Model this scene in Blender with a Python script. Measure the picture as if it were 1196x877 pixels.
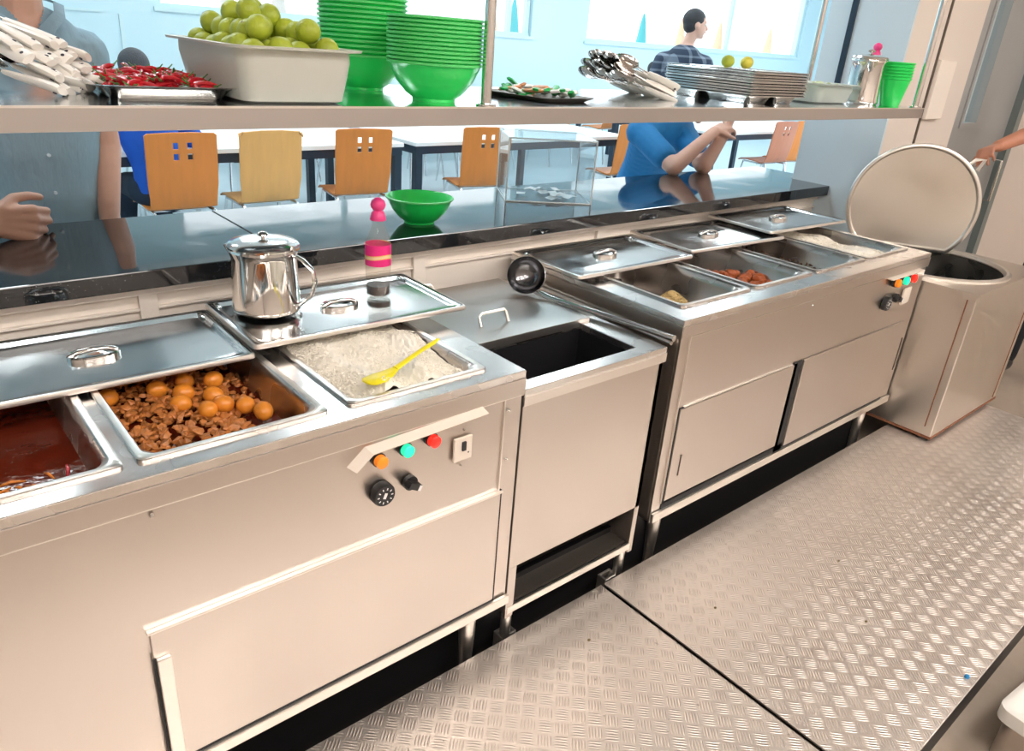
import bpy, bmesh, math, random
from mathutils import Vector, Matrix
random.seed(7)
PI = math.pi
for o in list(bpy.data.objects): bpy.data.objects.remove(o)
S = bpy.context.scene
C = S.collection

# ------------------------------------------------------------ camera, world, exposure
cam_d = bpy.data.cameras.new('camera'); cam = bpy.data.objects.new('camera', cam_d); C.objects.link(cam)
cam.location = (0, 0, 1.38)
cam.rotation_euler = (math.radians(65.569), math.radians(-4.102), math.radians(-40.095))
cam_d.sensor_width = 36.0; cam_d.lens = 873.54*36/1196; cam_d.clip_start = .05
S.camera = cam
S.view_settings.view_transform = 'Standard'; S.view_settings.look = 'None'
S.view_settings.gamma = 1.0; S.view_settings.use_curve_mapping = False
S.view_settings.exposure = 0.30
W = bpy.data.worlds.new('world'); S.world = W; W.use_nodes = True
W.node_tree.nodes['Background'].inputs[0].default_value = (.86, .95, 1.0, 1)
W.node_tree.nodes['Background'].inputs[1].default_value = 2.0
KLIGHT = 22.0       # added kitchen lamp panels, out of view
DLIGHT = 17.0       # dining lamp panels

# ------------------------------------------------------------ materials
def mat(name, col, rough=.5, metal=0, spec=.5, var=0, vscale=8, bump=0, bscale=60, stretch=(1,1,1), rvar=0,
        trans=0, emit=None, estr=0, ior=None, coat=0, sub=0):
    m = bpy.data.materials.new(name); m.use_nodes = True
    nt = m.node_tree; b = nt.nodes['Principled BSDF']
    c4 = (*col, 1)
    b.inputs['Base Color'].default_value = c4
    b.inputs['Roughness'].default_value = rough; b.inputs['Metallic'].default_value = metal
    b.inputs['Specular IOR Level'].default_value = spec
    if ior: b.inputs['IOR'].default_value = ior
    if coat: b.inputs['Coat Weight'].default_value = coat; b.inputs['Coat Roughness'].default_value = .05
    if trans: b.inputs['Transmission Weight'].default_value = trans
    if sub:
        b.inputs['Subsurface Weight'].default_value = sub; b.inputs['Subsurface Scale'].default_value = .01
    if emit: b.inputs['Emission Color'].default_value = (*emit, 1); b.inputs['Emission Strength'].default_value = estr
    tc = nt.nodes.new('ShaderNodeTexCoord'); mp = nt.nodes.new('ShaderNodeMapping')
    nt.links.new(tc.outputs['Object'], mp.inputs[0]); mp.inputs['Scale'].default_value = stretch
    if var or rvar:
        n = nt.nodes.new('ShaderNodeTexNoise'); n.inputs['Scale'].default_value = vscale; n.inputs['Detail'].default_value = 1.0 if metal else 5
        nt.links.new(mp.outputs[0], n.inputs[0])
        if var:
            mx = nt.nodes.new('ShaderNodeMix'); mx.data_type = 'RGBA'
            mx.inputs[6].default_value = (*[max(0, v*(1-var)) for v in col], 1)
            mx.inputs[7].default_value = (*[min(1, v*(1+var)) for v in col], 1)
            nt.links.new(n.outputs[0], mx.inputs[0]); nt.links.new(mx.outputs[2], b.inputs['Base Color'])
        if rvar:
            mr = nt.nodes.new('ShaderNodeMapRange'); mr.inputs[1].default_value = .3; mr.inputs[2].default_value = .7
            mr.inputs[3].default_value = max(.02, rough-rvar); mr.inputs[4].default_value = rough+rvar
            nt.links.new(n.outputs[0], mr.inputs[0]); nt.links.new(mr.outputs[0], b.inputs['Roughness'])
    if bump:
        n2 = nt.nodes.new('ShaderNodeTexNoise'); n2.inputs['Scale'].default_value = bscale; n2.inputs['Detail'].default_value = 4
        nt.links.new(mp.outputs[0], n2.inputs[0])
        bp = nt.nodes.new('ShaderNodeBump'); bp.inputs['Strength'].default_value = bump; bp.inputs['Distance'].default_value = .01
        nt.links.new(n2.outputs[0], bp.inputs['Height']); nt.links.new(bp.outputs[0], b.inputs['Normal'])
    return m

def clear_mat(name, tint, refl_rough=.03, fac=None, body=0.0, bodycol=(.8,.85,.9)):
    """thin clear sheet: transparent + fresnel gloss (+ a little milky body)"""
    m = bpy.data.materials.new(name); m.use_nodes = True; nt = m.node_tree
    for n in list(nt.nodes): nt.nodes.remove(n)
    out = nt.nodes.new('ShaderNodeOutputMaterial'); tr = nt.nodes.new('ShaderNodeBsdfTransparent'); gl = nt.nodes.new('ShaderNodeBsdfGlossy')
    tr.inputs[0].default_value = (*tint, 1); gl.inputs['Roughness'].default_value = refl_rough
    mx = nt.nodes.new('ShaderNodeMixShader'); fr = nt.nodes.new('ShaderNodeLayerWeight'); fr.inputs[0].default_value = .5
    pw = nt.nodes.new('ShaderNodeMath'); pw.operation = 'POWER'; pw.inputs[1].default_value = 5
    ma = nt.nodes.new('ShaderNodeMath'); ma.operation = 'MULTIPLY_ADD'; ma.inputs[1].default_value = .7; ma.inputs[2].default_value = .035
    nt.links.new(fr.outputs['Facing'], pw.inputs[0]); nt.links.new(pw.outputs[0], ma.inputs[0]); nt.links.new(ma.outputs[0], mx.inputs[0])
    base = tr
    if body:
        df = nt.nodes.new('ShaderNodeBsdfDiffuse'); df.inputs[0].default_value = (*bodycol, 1)
        m2 = nt.nodes.new('ShaderNodeMixShader'); m2.inputs[0].default_value = body
        nt.links.new(tr.outputs[0], m2.inputs[1]); nt.links.new(df.outputs[0], m2.inputs[2]); base = m2
    nt.links.new(base.outputs[0], mx.inputs[1]); nt.links.new(gl.outputs[0], mx.inputs[2]); nt.links.new(mx.outputs[0], out.inputs[0])
    return m

M = {}
M['steel'] = mat('brushed_steel', (.635,.58,.535), .33, 1, rvar=.03, vscale=3)
M['steel_top'] = mat('steel_worktop', (.80,.77,.745), .24, 1, rvar=.06, vscale=12)
M['steel_lid'] = mat('steel_lid', (.74,.74,.73), .17, 1, rvar=.05, vscale=9)
M['chrome'] = mat('polished_steel', (.82,.80,.78), .07, 1)
M['chrome2'] = mat('smooth_steel', (.78,.77,.75), .15, 1)
M['cutlery'] = mat('cutlery_steel', (.62,.58,.55), .12, 1)
M['edge'] = mat('hemmed_steel_edge', (.88,.84,.79), .35, 1)
M['pan_in'] = mat('pan_steel', (.62,.58,.55), .26, 1, rvar=.08, vscale=10)
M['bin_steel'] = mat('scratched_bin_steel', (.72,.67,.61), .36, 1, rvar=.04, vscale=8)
M['dark_gap'] = mat('dark_void', (.012,.012,.013), .6)
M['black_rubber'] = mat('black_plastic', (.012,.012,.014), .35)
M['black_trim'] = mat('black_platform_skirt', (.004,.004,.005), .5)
M['dark_steel'] = mat('dark_steel', (.16,.14,.12), .45, .8)
M['ladle'] = mat('dark_polished_steel', (.20,.20,.21), .18, 1, rvar=.06, vscale=30)
M['rust'] = mat('rusty_edge', (.22,.09,.045), .8, var=.4, vscale=90)
M['cream'] = mat('cream_wall_paint', (.88,.81,.735), .55, var=.03, vscale=3)
M['cream_r'] = mat('darkened_rear_wall', (.52,.46,.41), .7)  # cream paint darkened on unseen walls to weaken reflections in the steel
M['cream_w'] = mat('kitchen_wall_paint', (.76,.69,.625), .6, var=.03, vscale=3)
M['blue_wall'] = mat('pale_blue_wall', (.60,.80,.87), .6, var=.02, vscale=2)
M['jamb'] = mat('pier_daylight_blue', (.62,.73,.80), .45, var=.03, vscale=3)  # bluish daylight on the pier side put into the colour; shared by buttons
M['ceil'] = mat('ceiling_white', (.86,.84,.82), .8)
M['floor'] = mat('kitchen_vinyl_floor', (.33,.27,.215), .45, var=.12, vscale=20)
M['dfloor'] = mat('dining_floor_tile', (.50,.60,.65), .3, var=.04, vscale=6)
M['door'] = mat('grey_door_paint', (.36,.37,.37), .5, var=.03, vscale=5)
M['frame'] = mat('window_frame_paint', (.62,.80,.84), .5)
M['alu'] = mat('door_strip', (.25,.30,.30), .4, .5)
M['green'] = mat('green_plastic', (.015,.70,.12), .28, spec=.6, var=.04, vscale=20, sub=.0)
M['tub'] = mat('milky_plastic', (.74,.75,.68), .35, trans=.35, var=.04, vscale=20)
M['tub2'] = mat('frosted_clear_plastic', (.78,.84,.80), .3, trans=.6)
M['lime'] = mat('green_citrus_peel', (.36,.43,.03), .42, var=.42, vscale=14, bump=.15, bscale=220)
M['lemon'] = mat('yellow_citrus_peel', (.62,.56,.06), .42, var=.2, vscale=22)
M['stem'] = mat('brown_stem', (.14,.10,.03), .7)
M['chili'] = mat('red_chili_skin', (.50,.012,.022), .25, var=.3, vscale=60)
M['chili_g'] = mat('green_chili_stalk', (.07,.17,.03), .5, var=.4, vscale=60)
M['white_pl'] = mat('white_plastic_handle', (.83,.79,.73), .4)
M['hole'] = mat('handle_hole', (.03,.025,.04), .7)
M['rice'] = mat('boiled_rice', (.95,.90,.80), .7)
M['rice_brown'] = mat('fried_rice', (.68,.52,.34), .55, var=.15, vscale=60)
M['meat'] = mat('curried_meat', (.42,.15,.045), .33, var=.65, vscale=45, bump=.6, bscale=70)
M['egg'] = mat('curried_egg', (.78,.26,.028), .28, var=.35, vscale=20)
M['curry_r'] = mat('red_curry_sauce', (.13,.016,.006), .10, var=.5, vscale=14, bump=.25, bscale=25)
M['curry_d'] = mat('dark_curry_sauce', (.10,.045,.022), .15, var=.4, vscale=20, bump=.3, bscale=40)
M['onion'] = mat('orange_vegetable_shreds', (.72,.22,.03), .35, var=.5, vscale=60)
M['fried'] = mat('fried_chicken', (.38,.09,.022), .4, var=.5, vscale=50, bump=.5, bscale=90)
M['noodle'] = mat('yellow_noodles', (.66,.47,.20), .45, var=.3, vscale=90, bump=.6, bscale=130)
M['yellow'] = mat('yellow_plastic', (.86,.74,.01), .35)
M['pink'] = mat('pink_cap_plastic', (.85,.06,.26), .3)
M['liquid'] = mat('dark_sauce', (.035,.012,.008), .1)
M['orange_l'] = mat('orange_lens', (.85,.25,.02), .25, emit=(1,.25,.01), estr=.25)
M['green_l'] = mat('green_lens', (.03,.7,.42), .25, emit=(.0,1,.5), estr=.55)
M['red_l'] = mat('red_lens', (.85,.02,.015), .25, emit=(1,.02,.01), estr=.9)
M['beige_pl'] = mat('beige_plastic', (.74,.66,.57), .4)
M['white_mark'] = mat('white_mark', (.8,.8,.8), .5)
M['wood_o'] = mat('orange_plywood', (.66,.225,.042), .38, var=.13, vscale=5, stretch=(6,1,1))
M['wood_t'] = mat('honey_plywood', (.74,.40,.13), .38, var=.12, vscale=5, stretch=(6,1,1))
M['wood_r'] = mat('reddish_plywood', (.47,.17,.09), .38, var=.13, vscale=5, stretch=(6,1,1))
M['chair_m'] = mat('chair_chrome', (.75,.78,.8), .2, 1)
M['table_w'] = mat('white_laminate', (.86,.90,.91), .3)
M['navy_m'] = mat('dark_blue_table_frame', (.012,.03,.055), .4)
M['skin'] = mat('skin', (.62,.36,.27), .5, var=.08, vscale=25, sub=.0)
M['skin2'] = mat('tanned_skin', (.46,.20,.125), .5, var=.1, vscale=25)
M['skin3'] = mat('pale_skin', (.66,.40,.31), .5, var=.06, vscale=25)
M['hair'] = mat('black_hair', (.018,.02,.025), .55, bump=.5, bscale=160)
M['hairg'] = mat('dark_grey_hair', (.045,.05,.06), .6, bump=.5, bscale=160)
M['shirt1'] = mat('blue_grey_shirt_cloth', (.25,.37,.45), .8, var=.14, vscale=7, bump=1.0, bscale=12, stretch=(1.3,1.3,.4))
M['shirt2'] = mat('bright_blue_shirt_cloth', (.008,.17,.42), .75, var=.1, vscale=6, bump=.8, bscale=10, stretch=(1,1,.5))
M['shirt3'] = mat('royal_blue_cloth', (.004,.09,.52), .75, var=.1, vscale=6, bump=.7, bscale=10)
M['cloth_k'] = mat('black_cloth', (.014,.017,.022), .85, bump=.4, bscale=20)
M['cloth_n'] = mat('navy_trouser_cloth', (.012,.025,.05), .85, bump=.4, bscale=20)
M['eye'] = mat('eye_white', (.8,.78,.75), .2)
M['pupil'] = mat('pupil', (.02,.015,.01), .15)
M['lip'] = mat('lips', (.45,.17,.14), .5)
M['paper'] = mat('white_paper', (.85,.86,.86), .7)
M['wrap_g'] = mat('green_wrapper', (.02,.42,.10), .35)
M['wrap_o'] = mat('orange_wrapper', (.78,.33,.16), .4)
M['para_o'] = mat('orange_parasol_cloth', (.86,.50,.32), .8)
M['para_t'] = mat('teal_parasol_cloth', (.10,.42,.44), .8)
M['para_b'] = mat('beige_parasol_cloth', (.58,.50,.45), .8)
M['blue_pl'] = mat('blue_plastic', (.01,.22,.50), .4)
M['white_box'] = mat('white_enamel', (.80,.77,.72), .3)
M['label'] = None
M['glass'] = clear_mat('window_glass', (.97,1,1))
M['acrylic'] = clear_mat('clear_acrylic', (.93,.97,.985), body=.05)
M['bottle'] = clear_mat('clear_bottle_plastic', (.95,.93,.9), body=.04, bodycol=(.85,.83,.8))
def emis(name, col, st):
    m = bpy.data.materials.new(name); m.use_nodes = True; nt = m.node_tree
    for n in list(nt.nodes): nt.nodes.remove(n)
    e = nt.nodes.new('ShaderNodeEmission'); e.inputs[0].default_value = (*col, 1); e.inputs[1].default_value = st
    o = nt.nodes.new('ShaderNodeOutputMaterial'); nt.links.new(e.outputs[0], o.inputs[0]); return m
M['klamp'] = emis('added_kitchen_lamp', (1, .93, .87), KLIGHT)
M['dlamp'] = emis('dining_lamp_diffuser', (.86, .96, 1), DLIGHT)

def granite():
    m = mat('black_speckled_granite', (.010,.011,.013), .05, spec=.6, coat=.2); nt = m.node_tree; b = nt.nodes['Principled BSDF']
    tc = nt.nodes.new('ShaderNodeTexCoord'); v = nt.nodes.new('ShaderNodeTexVoronoi'); v.inputs['Scale'].default_value = 240
    nt.links.new(tc.outputs['Object'], v.inputs[0])
    r = nt.nodes.new('ShaderNodeValToRGB'); r.color_ramp.elements[0].position = .10; r.color_ramp.elements[0].color = (.30,.32,.34,1)
    r.color_ramp.elements[1].position = .18; r.color_ramp.elements[1].color = (.010,.011,.013,1)
    n = nt.nodes.new('ShaderNodeTexNoise'); n.inputs['Scale'].default_value = 60; nt.links.new(tc.outputs['Object'], n.inputs[0])
    mr = nt.nodes.new('ShaderNodeMapRange'); mr.inputs[1].default_value = .52; mr.inputs[2].default_value = .6; nt.links.new(n.outputs[0], mr.inputs[0])
    mx = nt.nodes.new('ShaderNodeMix'); mx.data_type = 'RGBA'; mx.inputs[6].default_value = (.010,.011,.013,1)
    nt.links.new(v.outputs['Distance'], r.inputs[0]); nt.links.new(mr.outputs[0], mx.inputs[0]); nt.links.new(r.outputs[0], mx.inputs[7])
    nt.links.new(mx.outputs[2], b.inputs['Base Color'])
    n3 = nt.nodes.new('ShaderNodeTexNoise'); n3.inputs['Scale'].default_value = 7; n3.inputs['Detail'].default_value = 6
    nt.links.new(tc.outputs['Object'], n3.inputs[0])
    m3 = nt.nodes.new('ShaderNodeMapRange'); m3.inputs[1].default_value = .45; m3.inputs[2].default_value = .7; m3.inputs[3].default_value = .035; m3.inputs[4].default_value = .13
    nt.links.new(n3.outputs[0], m3.inputs[0]); nt.links.new(m3.outputs[0], b.inputs['Roughness'])
    return m
M['granite'] = granite()

def tread():
    """five-bar tread plate: groups of five raised bars, alternate cells turned by 90 degrees, lattice at 45 degrees"""
    m = mat('five_bar_tread_plate', (.70,.64,.59), .36, .88); nt = m.node_tree; b = nt.nodes['Principled BSDF']; L = nt.links.new
    tc = nt.nodes.new('ShaderNodeTexCoord'); mp = nt.nodes.new('ShaderNodeMapping')
    mp.inputs['Rotation'].default_value = (0,0,math.radians(45)); mp.inputs['Scale'].default_value = (1/.037,)*3
    L(tc.outputs['Object'], mp.inputs[0])
    sp = nt.nodes.new('ShaderNodeSeparateXYZ'); L(mp.outputs[0], sp.inputs[0])
    def mth(op, a, bb=None, c=None):
        n = nt.nodes.new('ShaderNodeMath'); n.operation = op
        for i, v in enumerate((a, bb, c)):
            if v is None: continue
            if isinstance(v, (int, float)): n.inputs[i].default_value = v
            else: L(v, n.inputs[i])
        return n.outputs[0]
    x, y = sp.outputs[0], sp.outputs[1]
    fx, fy = mth('FRACT', x), mth('FRACT', y)
    par = mth('FLOORED_MODULO', mth('ADD', mth('FLOOR', x), mth('FLOOR', y)), 2)
    def pick(a, bb):   # par ? a : bb
        return mth('ADD', mth('MULTIPLY', a, par), mth('MULTIPLY', bb, mth('SUBTRACT', 1, par)))
    u, v = pick(fx, fy), pick(fy, fx)
    # bars run along u, repeat across v
    v5 = mth('FRACT', mth('MULTIPLY', mth('SUBTRACT', v, .04), 5/.92))
    dv = mth('ABSOLUTE', mth('SUBTRACT', v5, .5))
    du = mth('ABSOLUTE', mth('SUBTRACT', u, .5))
    inr = mth('LESS_THAN', mth('ABSOLUTE', mth('SUBTRACT', v, .5)), .46)
    w = mth('MULTIPLY', mth('SUBTRACT', 1, mth('POWER', mth('MULTIPLY', du, 2.15), 2)), .34)   # lens shaped
    h = mth('MULTIPLY', mth('MAXIMUM', mth('SUBTRACT', w, dv), 0), inr)
    h = mth('MINIMUM', mth('MULTIPLY', h, 4), 1)
    bp = nt.nodes.new('ShaderNodeBump'); bp.inputs['Strength'].default_value = .68; bp.inputs['Distance'].default_value = .0013
    L(h, bp.inputs['Height']); L(bp.outputs[0], b.inputs['Normal'])
    n = nt.nodes.new('ShaderNodeTexNoise'); n.inputs['Scale'].default_value = 5; n.inputs['Detail'].default_value = 8; L(tc.outputs['Object'], n.inputs[0])
    mr = nt.nodes.new('ShaderNodeMapRange'); mr.inputs[1].default_value = .3; mr.inputs[2].default_value = .7; mr.inputs[3].default_value = .35; mr.inputs[4].default_value = .48
    L(n.outputs[0], mr.inputs[0]); L(mr.outputs[0], b.inputs['Roughness'])
    n2 = nt.nodes.new('ShaderNodeTexNoise'); n2.inputs['Scale'].default_value = 70; n2.inputs['Detail'].default_value = 3; L(tc.outputs['Object'], n2.inputs[0])
    rp = nt.nodes.new('ShaderNodeValToRGB'); rp.color_ramp.elements[0].position = .22; rp.color_ramp.elements[0].color = (.36,.32,.28,1)
    rp.color_ramp.elements[1].position = .32; rp.color_ramp.elements[1].color = (.70,.64,.59,1); L(n2.outputs[0], rp.inputs[0]); L(rp.outputs[0], b.inputs['Base Color'])
    return m
M['tread'] = tread()

def check_cloth():
    m = mat('navy_check_cloth', (.03,.045,.075), .85); nt = m.node_tree; b = nt.nodes['Principled BSDF']; L = nt.links.new
    tc = nt.nodes.new('ShaderNodeTexCoord'); sp = nt.nodes.new('ShaderNodeSeparateXYZ'); L(tc.outputs['Object'], sp.inputs[0])
    outs = []
    for k in (0, 2):
        a = nt.nodes.new('ShaderNodeMath'); a.operation = 'MULTIPLY'; a.inputs[1].default_value = 16; L(sp.outputs[k], a.inputs[0])
        f = nt.nodes.new('ShaderNodeMath'); f.operation = 'FRACT'; L(a.outputs[0], f.inputs[0])
        g = nt.nodes.new('ShaderNodeMath'); g.operation = 'LESS_THAN'; g.inputs[1].default_value = .28; L(f.outputs[0], g.inputs[0]); outs.append(g.outputs[0])
    ad = nt.nodes.new('ShaderNodeMath'); ad.operation = 'ADD'; L(outs[0], ad.inputs[0]); L(outs[1], ad.inputs[1])
    mx = nt.nodes.new('ShaderNodeMix'); mx.data_type = 'RGBA'; mx.inputs[6].default_value = (.028,.045,.08,1); mx.inputs[7].default_value = (.22,.27,.34,1)
    dv = nt.nodes.new('ShaderNodeMath'); dv.operation = 'MULTIPLY'; dv.inputs[1].default_value = .5; L(ad.outputs[0], dv.inputs[0]); L(dv.outputs[0], mx.inputs[0])
    L(mx.outputs[2], b.inputs['Base Color']); return m
M['check'] = check_cloth()

def label_mat():
    m = mat('bottle_label_print', (.85,.03,.24), .4); nt = m.node_tree; b = nt.nodes['Principled BSDF']; L = nt.links.new
    tc = nt.nodes.new('ShaderNodeTexCoord'); w = nt.nodes.new('ShaderNodeTexWave'); w.bands_direction = 'Z'; w.inputs['Scale'].default_value = 9; w.inputs['Distortion'].default_value = 2.5; w.inputs['Detail'].default_value = 1
    w.inputs['Phase Offset'].default_value = 1.2
    L(tc.outputs['Object'], w.inputs[0]); r = nt.nodes.new('ShaderNodeValToRGB'); cr = r.color_ramp
    cr.elements[0].position = 0; cr.elements[0].color = (.85,.62,.35,1); cr.elements[1].position = .10; cr.elements[1].color = (.80,.45,.05,1)
    e = cr.elements.new(.2); e.color = (.82,.02,.22,1); cr.interpolation = 'CONSTANT'
    L(w.outputs[0], r.inputs[0]); L(r.outputs[0], b.inputs['Base Color']); return m
M['label'] = label_mat()

# ------------------------------------------------------------ geometry helpers
def B(): return bmesh.new()
def box(bm, x0, x1, y0, y1, z0, z1, rot=None, c=None):
    vs = [bm.verts.new((x, y, z)) for x in (x0, x1) for y in (y0, y1) for z in (z0, z1)]
    for f in ((0,1,3,2),(4,6,7,5),(0,4,5,1),(2,3,7,6),(0,2,6,4),(1,5,7,3)): bm.faces.new([vs[i] for i in f])
    if rot: bmesh.ops.rotate(bm, verts=vs, cent=c or ((x0+x1)/2,(y0+y1)/2,(z0+z1)/2), matrix=rot)
    return vs
def frame_of(d):
    d = Vector(d).normalized(); a = Vector((0,0,1)) if abs(d.z) < .95 else Vector((1,0,0))
    u = d.cross(a).normalized(); v = d.cross(u).normalized(); return u, v
def tube(bm, pts, r, seg=10, cap=True, flat=1.0):
    pts = [Vector(p) for p in pts]; rings = []
    rs = r if isinstance(r, (list, tuple)) else [r]*len(pts)
    u = None
    for i, p in enumerate(pts):
        d = (pts[min(i+1, len(pts)-1)] - pts[max(i-1, 0)])
        if d.length < 1e-9: d = Vector((0,0,1))
        d.normalize()
        if u is None: u, _ = frame_of(d)
        else: u = (u - d*u.dot(d)).normalized()
        v = d.cross(u)
        rings.append([bm.verts.new(p + rs[i]*(math.cos(t)*u + flat*math.sin(t)*v)) for t in [2*PI*k/seg for k in range(seg)]])
    for a, b in zip(rings, rings[1:]):
        for k in range(seg): bm.faces.new((a[k], a[(k+1)%seg], b[(k+1)%seg], b[k]))
    if cap: bm.faces.new(rings[0][::-1]); bm.faces.new(rings[-1])
def lathe(bm, prof, c=(0,0,0), seg=40, sx=1, sy=1):
    cx, cy, cz = c; rings = []
    for r, z in prof:
        if r < 1e-6: rings.append([bm.verts.new((cx, cy, cz+z))])
        else: rings.append([bm.verts.new((cx+sx*r*math.cos(2*PI*k/seg), cy+sy*r*math.sin(2*PI*k/seg), cz+z)) for k in range(seg)])
    for a, b in zip(rings, rings[1:]):
        for k in range(seg):
            j = (k+1) % seg
            if len(a) == 1 and len(b) == 1: continue
            if len(a) == 1: bm.faces.new((a[0], b[j], b[k]))
            elif len(b) == 1: bm.faces.new((a[k], a[j], b[0]))
            else: bm.faces.new((a[k], a[j], b[j], b[k]))
def rr_loop(x0, x1, y0, y1, r, n=5):
    r = max(min(r, (x1-x0)/2-1e-4, (y1-y0)/2-1e-4), 1e-4); out = []
    for cx, cy, a0 in ((x1-r, y1-r, 0), (x0+r, y1-r, 90), (x0+r, y0+r, 180), (x1-r, y0+r, 270)):
        for k in range(n+1):
            t = math.radians(a0 + 90*k/n); out.append((cx+r*math.cos(t), cy+r*math.sin(t)))
    return out
def loft(bm, x0, x1, y0, y1, steps, cap0=False, cap1=True, n=5):
    """steps: (inset, z, corner radius)"""
    rings = []
    for ins, z, r in steps:
        rings.append([bm.verts.new((x, y, z)) for x, y in rr_loop(x0+ins, x1-ins, y0+ins, y1-ins, r, n)])
    for a, b in zip(rings, rings[1:]):
        m = len(a)
        for k in range(m): bm.faces.new((a[k], a[(k+1)%m], b[(k+1)%m], b[k]))
    if cap0: bm.faces.new(rings[0][::-1])
    if cap1: bm.faces.new(rings[-1])
def holed(bm, u0, u1, v0, v1, w0, w1, holes, axes='xyz'):
    """slab in (u,v) with rectangular holes (u0,u1,v0,v1), thickness w0..w1"""
    us = sorted({u0, u1, *[h[0] for h in holes], *[h[1] for h in holes]}); vs = sorted({v0, v1, *[h[2] for h in holes], *[h[3] for h in holes]})
    us = [u for u in us if u0 <= u <= u1]; vs = [v for v in vs if v0 <= v <= v1]
    def P(u, v, w):
        d = dict(zip(axes, (u, v, w))); return (d['x'], d['y'], d['z'])
    cache = {}
    def V(i, j, k):
        if (i, j, k) not in cache: cache[(i, j, k)] = bm.verts.new(P(us[i], vs[j], (w0, w1)[k]))
        return cache[(i, j, k)]
    nu, nv = len(us)-1, len(vs)-1
    def solid(i, j):
        if not (0 <= i < nu and 0 <= j < nv): return False
        a, b = (us[i]+us[i+1])/2, (vs[j]+vs[j+1])/2
        return not any(h[0] < a < h[1] and h[2] < b < h[3] for h in holes)
    for i in range(nu):
        for j in range(nv):
            if not solid(i, j): continue
            for k in (0, 1): bm.faces.new([V(i,j,k), V(i+1,j,k), V(i+1,j+1,k), V(i,j+1,k)])
            for di, dj, a, b in ((-1,0,(i,j),(i,j+1)), (1,0,(i+1,j),(i+1,j+1)), (0,-1,(i,j),(i+1,j)), (0,1,(i,j+1),(i+1,j+1))):
                if not solid(i+di, j+dj): bm.faces.new([V(*a,0), V(*b,0), V(*b,1), V(*a,1)])
def ball(bm, c, r, sub=2, M3=None):
    if not isinstance(r, (tuple, list)): r = (r, r, r)
    ret = bmesh.ops.create_icosphere(bm, subdivisions=sub, radius=1)['verts']
    bmesh.ops.scale(bm, vec=r, verts=ret)
    if M3: bmesh.ops.rotate(bm, verts=ret, cent=(0,0,0), matrix=M3)
    bmesh.ops.translate(bm, vec=c, verts=ret); return ret
def limb(bm, p0, r0, p1, r1, seg=14):
    p0, p1 = Vector(p0), Vector(p1); ball(bm, p0, r0, 2); ball(bm, p1, r1, 2); tube(bm, [p0, p1], [r0, r1], seg)
def Rz(a): return Matrix.Rotation(a, 3, 'Z')
def Rx(a): return Matrix.Rotation(a, 3, 'X')
def Ry(a): return Matrix.Rotation(a, 3, 'Y')

def root_loc(p):
    while p is not None and p.parent is not None: p = p.parent
    return Vector(p.location) if p is not None else Vector((0,0,0))
def obj(name, bm, m, parent=None, smooth=True, bevel=0, solid=0, local=False, ang=40):
    """link a bmesh (world coordinates unless local) as one mesh object"""
    if parent is not None and not local:
        bmesh.ops.translate(bm, verts=bm.verts, vec=-root_loc(parent))
    bmesh.ops.recalc_face_normals(bm, faces=bm.faces)
    me = bpy.data.meshes.new(name); bm.to_mesh(me); bm.free()
    if smooth:
        me.polygons.foreach_set('use_smooth', [True]*len(me.polygons))
        try: me.set_sharp_from_angle(angle=math.radians(ang))
        except Exception: pass
    o = bpy.data.objects.new(name, me); C.objects.link(o)
    for mm in (m if isinstance(m, (list, tuple)) else [m]): me.materials.append(mm)
    if parent is not None: o.parent = parent
    if solid:
        s = o.modifiers.new('solid', 'SOLIDIFY'); s.thickness = solid; s.offset = -1
    if bevel:
        b = o.modifiers.new('bevel', 'BEVEL'); b.width = bevel; b.segments = 2; b.limit_method = 'ANGLE'; b.angle_limit = math.radians(50)
    return o
def thing(name, label, cat, loc=(0,0,0), rz=0, group=None):
    o = bpy.data.objects.new(name, None); C.objects.link(o); o.empty_display_size = .05
    o.location = loc; o.rotation_euler = (0,0,rz); o['label'] = label; o['category'] = cat
    if group: o['group'] = group
    return o
def tag(o, label, cat, group=None, kind=None):
    o['label'] = label; o['category'] = cat
    if group: o['group'] = group
    if kind: o['kind'] = kind
    return o
def struct(name, bm, m, bevel=0, smooth=False, label=None):
    o = obj(name, bm, m, None, smooth, bevel); o['kind'] = 'structure'
    if label: o['label'] = label
    return o
def kids(o): return [c for c in bpy.data.objects if c.parent == o]
def dup(o, loc, rot=None, label=None, parent=None, group=None):
    c = o.copy(); C.objects.link(c)
    if parent is not None: c.parent = parent
    else:
        c.location = loc
        if rot is not None: c.rotation_euler = rot if isinstance(rot, (tuple, list)) else (0,0,rot)
        if label: c['label'] = label
        if group: c['group'] = group
    for k in kids(o): dup(k, None, parent=c)
    return c
def sbox(name, a, m, **k):
    bm = B(); box(bm, *a); return struct(name, bm, m, **k)

# ============================================================ SETTING
FL = -.12
sbox('floor', (-2.4, 6.6, -2.6, 1.8, FL-.05, FL), M['floor'], label='brown vinyl kitchen floor')
sbox('floor_dining', (-3.0, 17.0, 1.8, 9.2, FL-.05, FL), M['dfloor'], label='pale dining hall floor')
sbox('ceiling', (-2.4, 6.6, -2.6, 1.86, 2.9, 2.95), M['ceil'], label='white kitchen ceiling')
sbox('ceiling_dining', (-3.0, 17.0, 1.86, 9.2, 3.0, 3.05), M['ceil'], label='white dining hall ceiling')
sbox('wall_rear', (-2.4, 6.6, -2.7, -2.6, FL, 2.9), M['cream_r'], label='unseen wall behind the kitchen aisle, darkened to weaken reflections')
sbox('wall_left', (-2.5, -2.4, -2.6, 1.8, FL, 2.9), M['cream_r'], label='unseen left kitchen wall, darkened to weaken reflections')
sbox('wall_far_right', (6.6, 6.7, -2.6, 1.56, FL, 2.9), M['cream_w'], label='cream wall at the far right')
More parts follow.
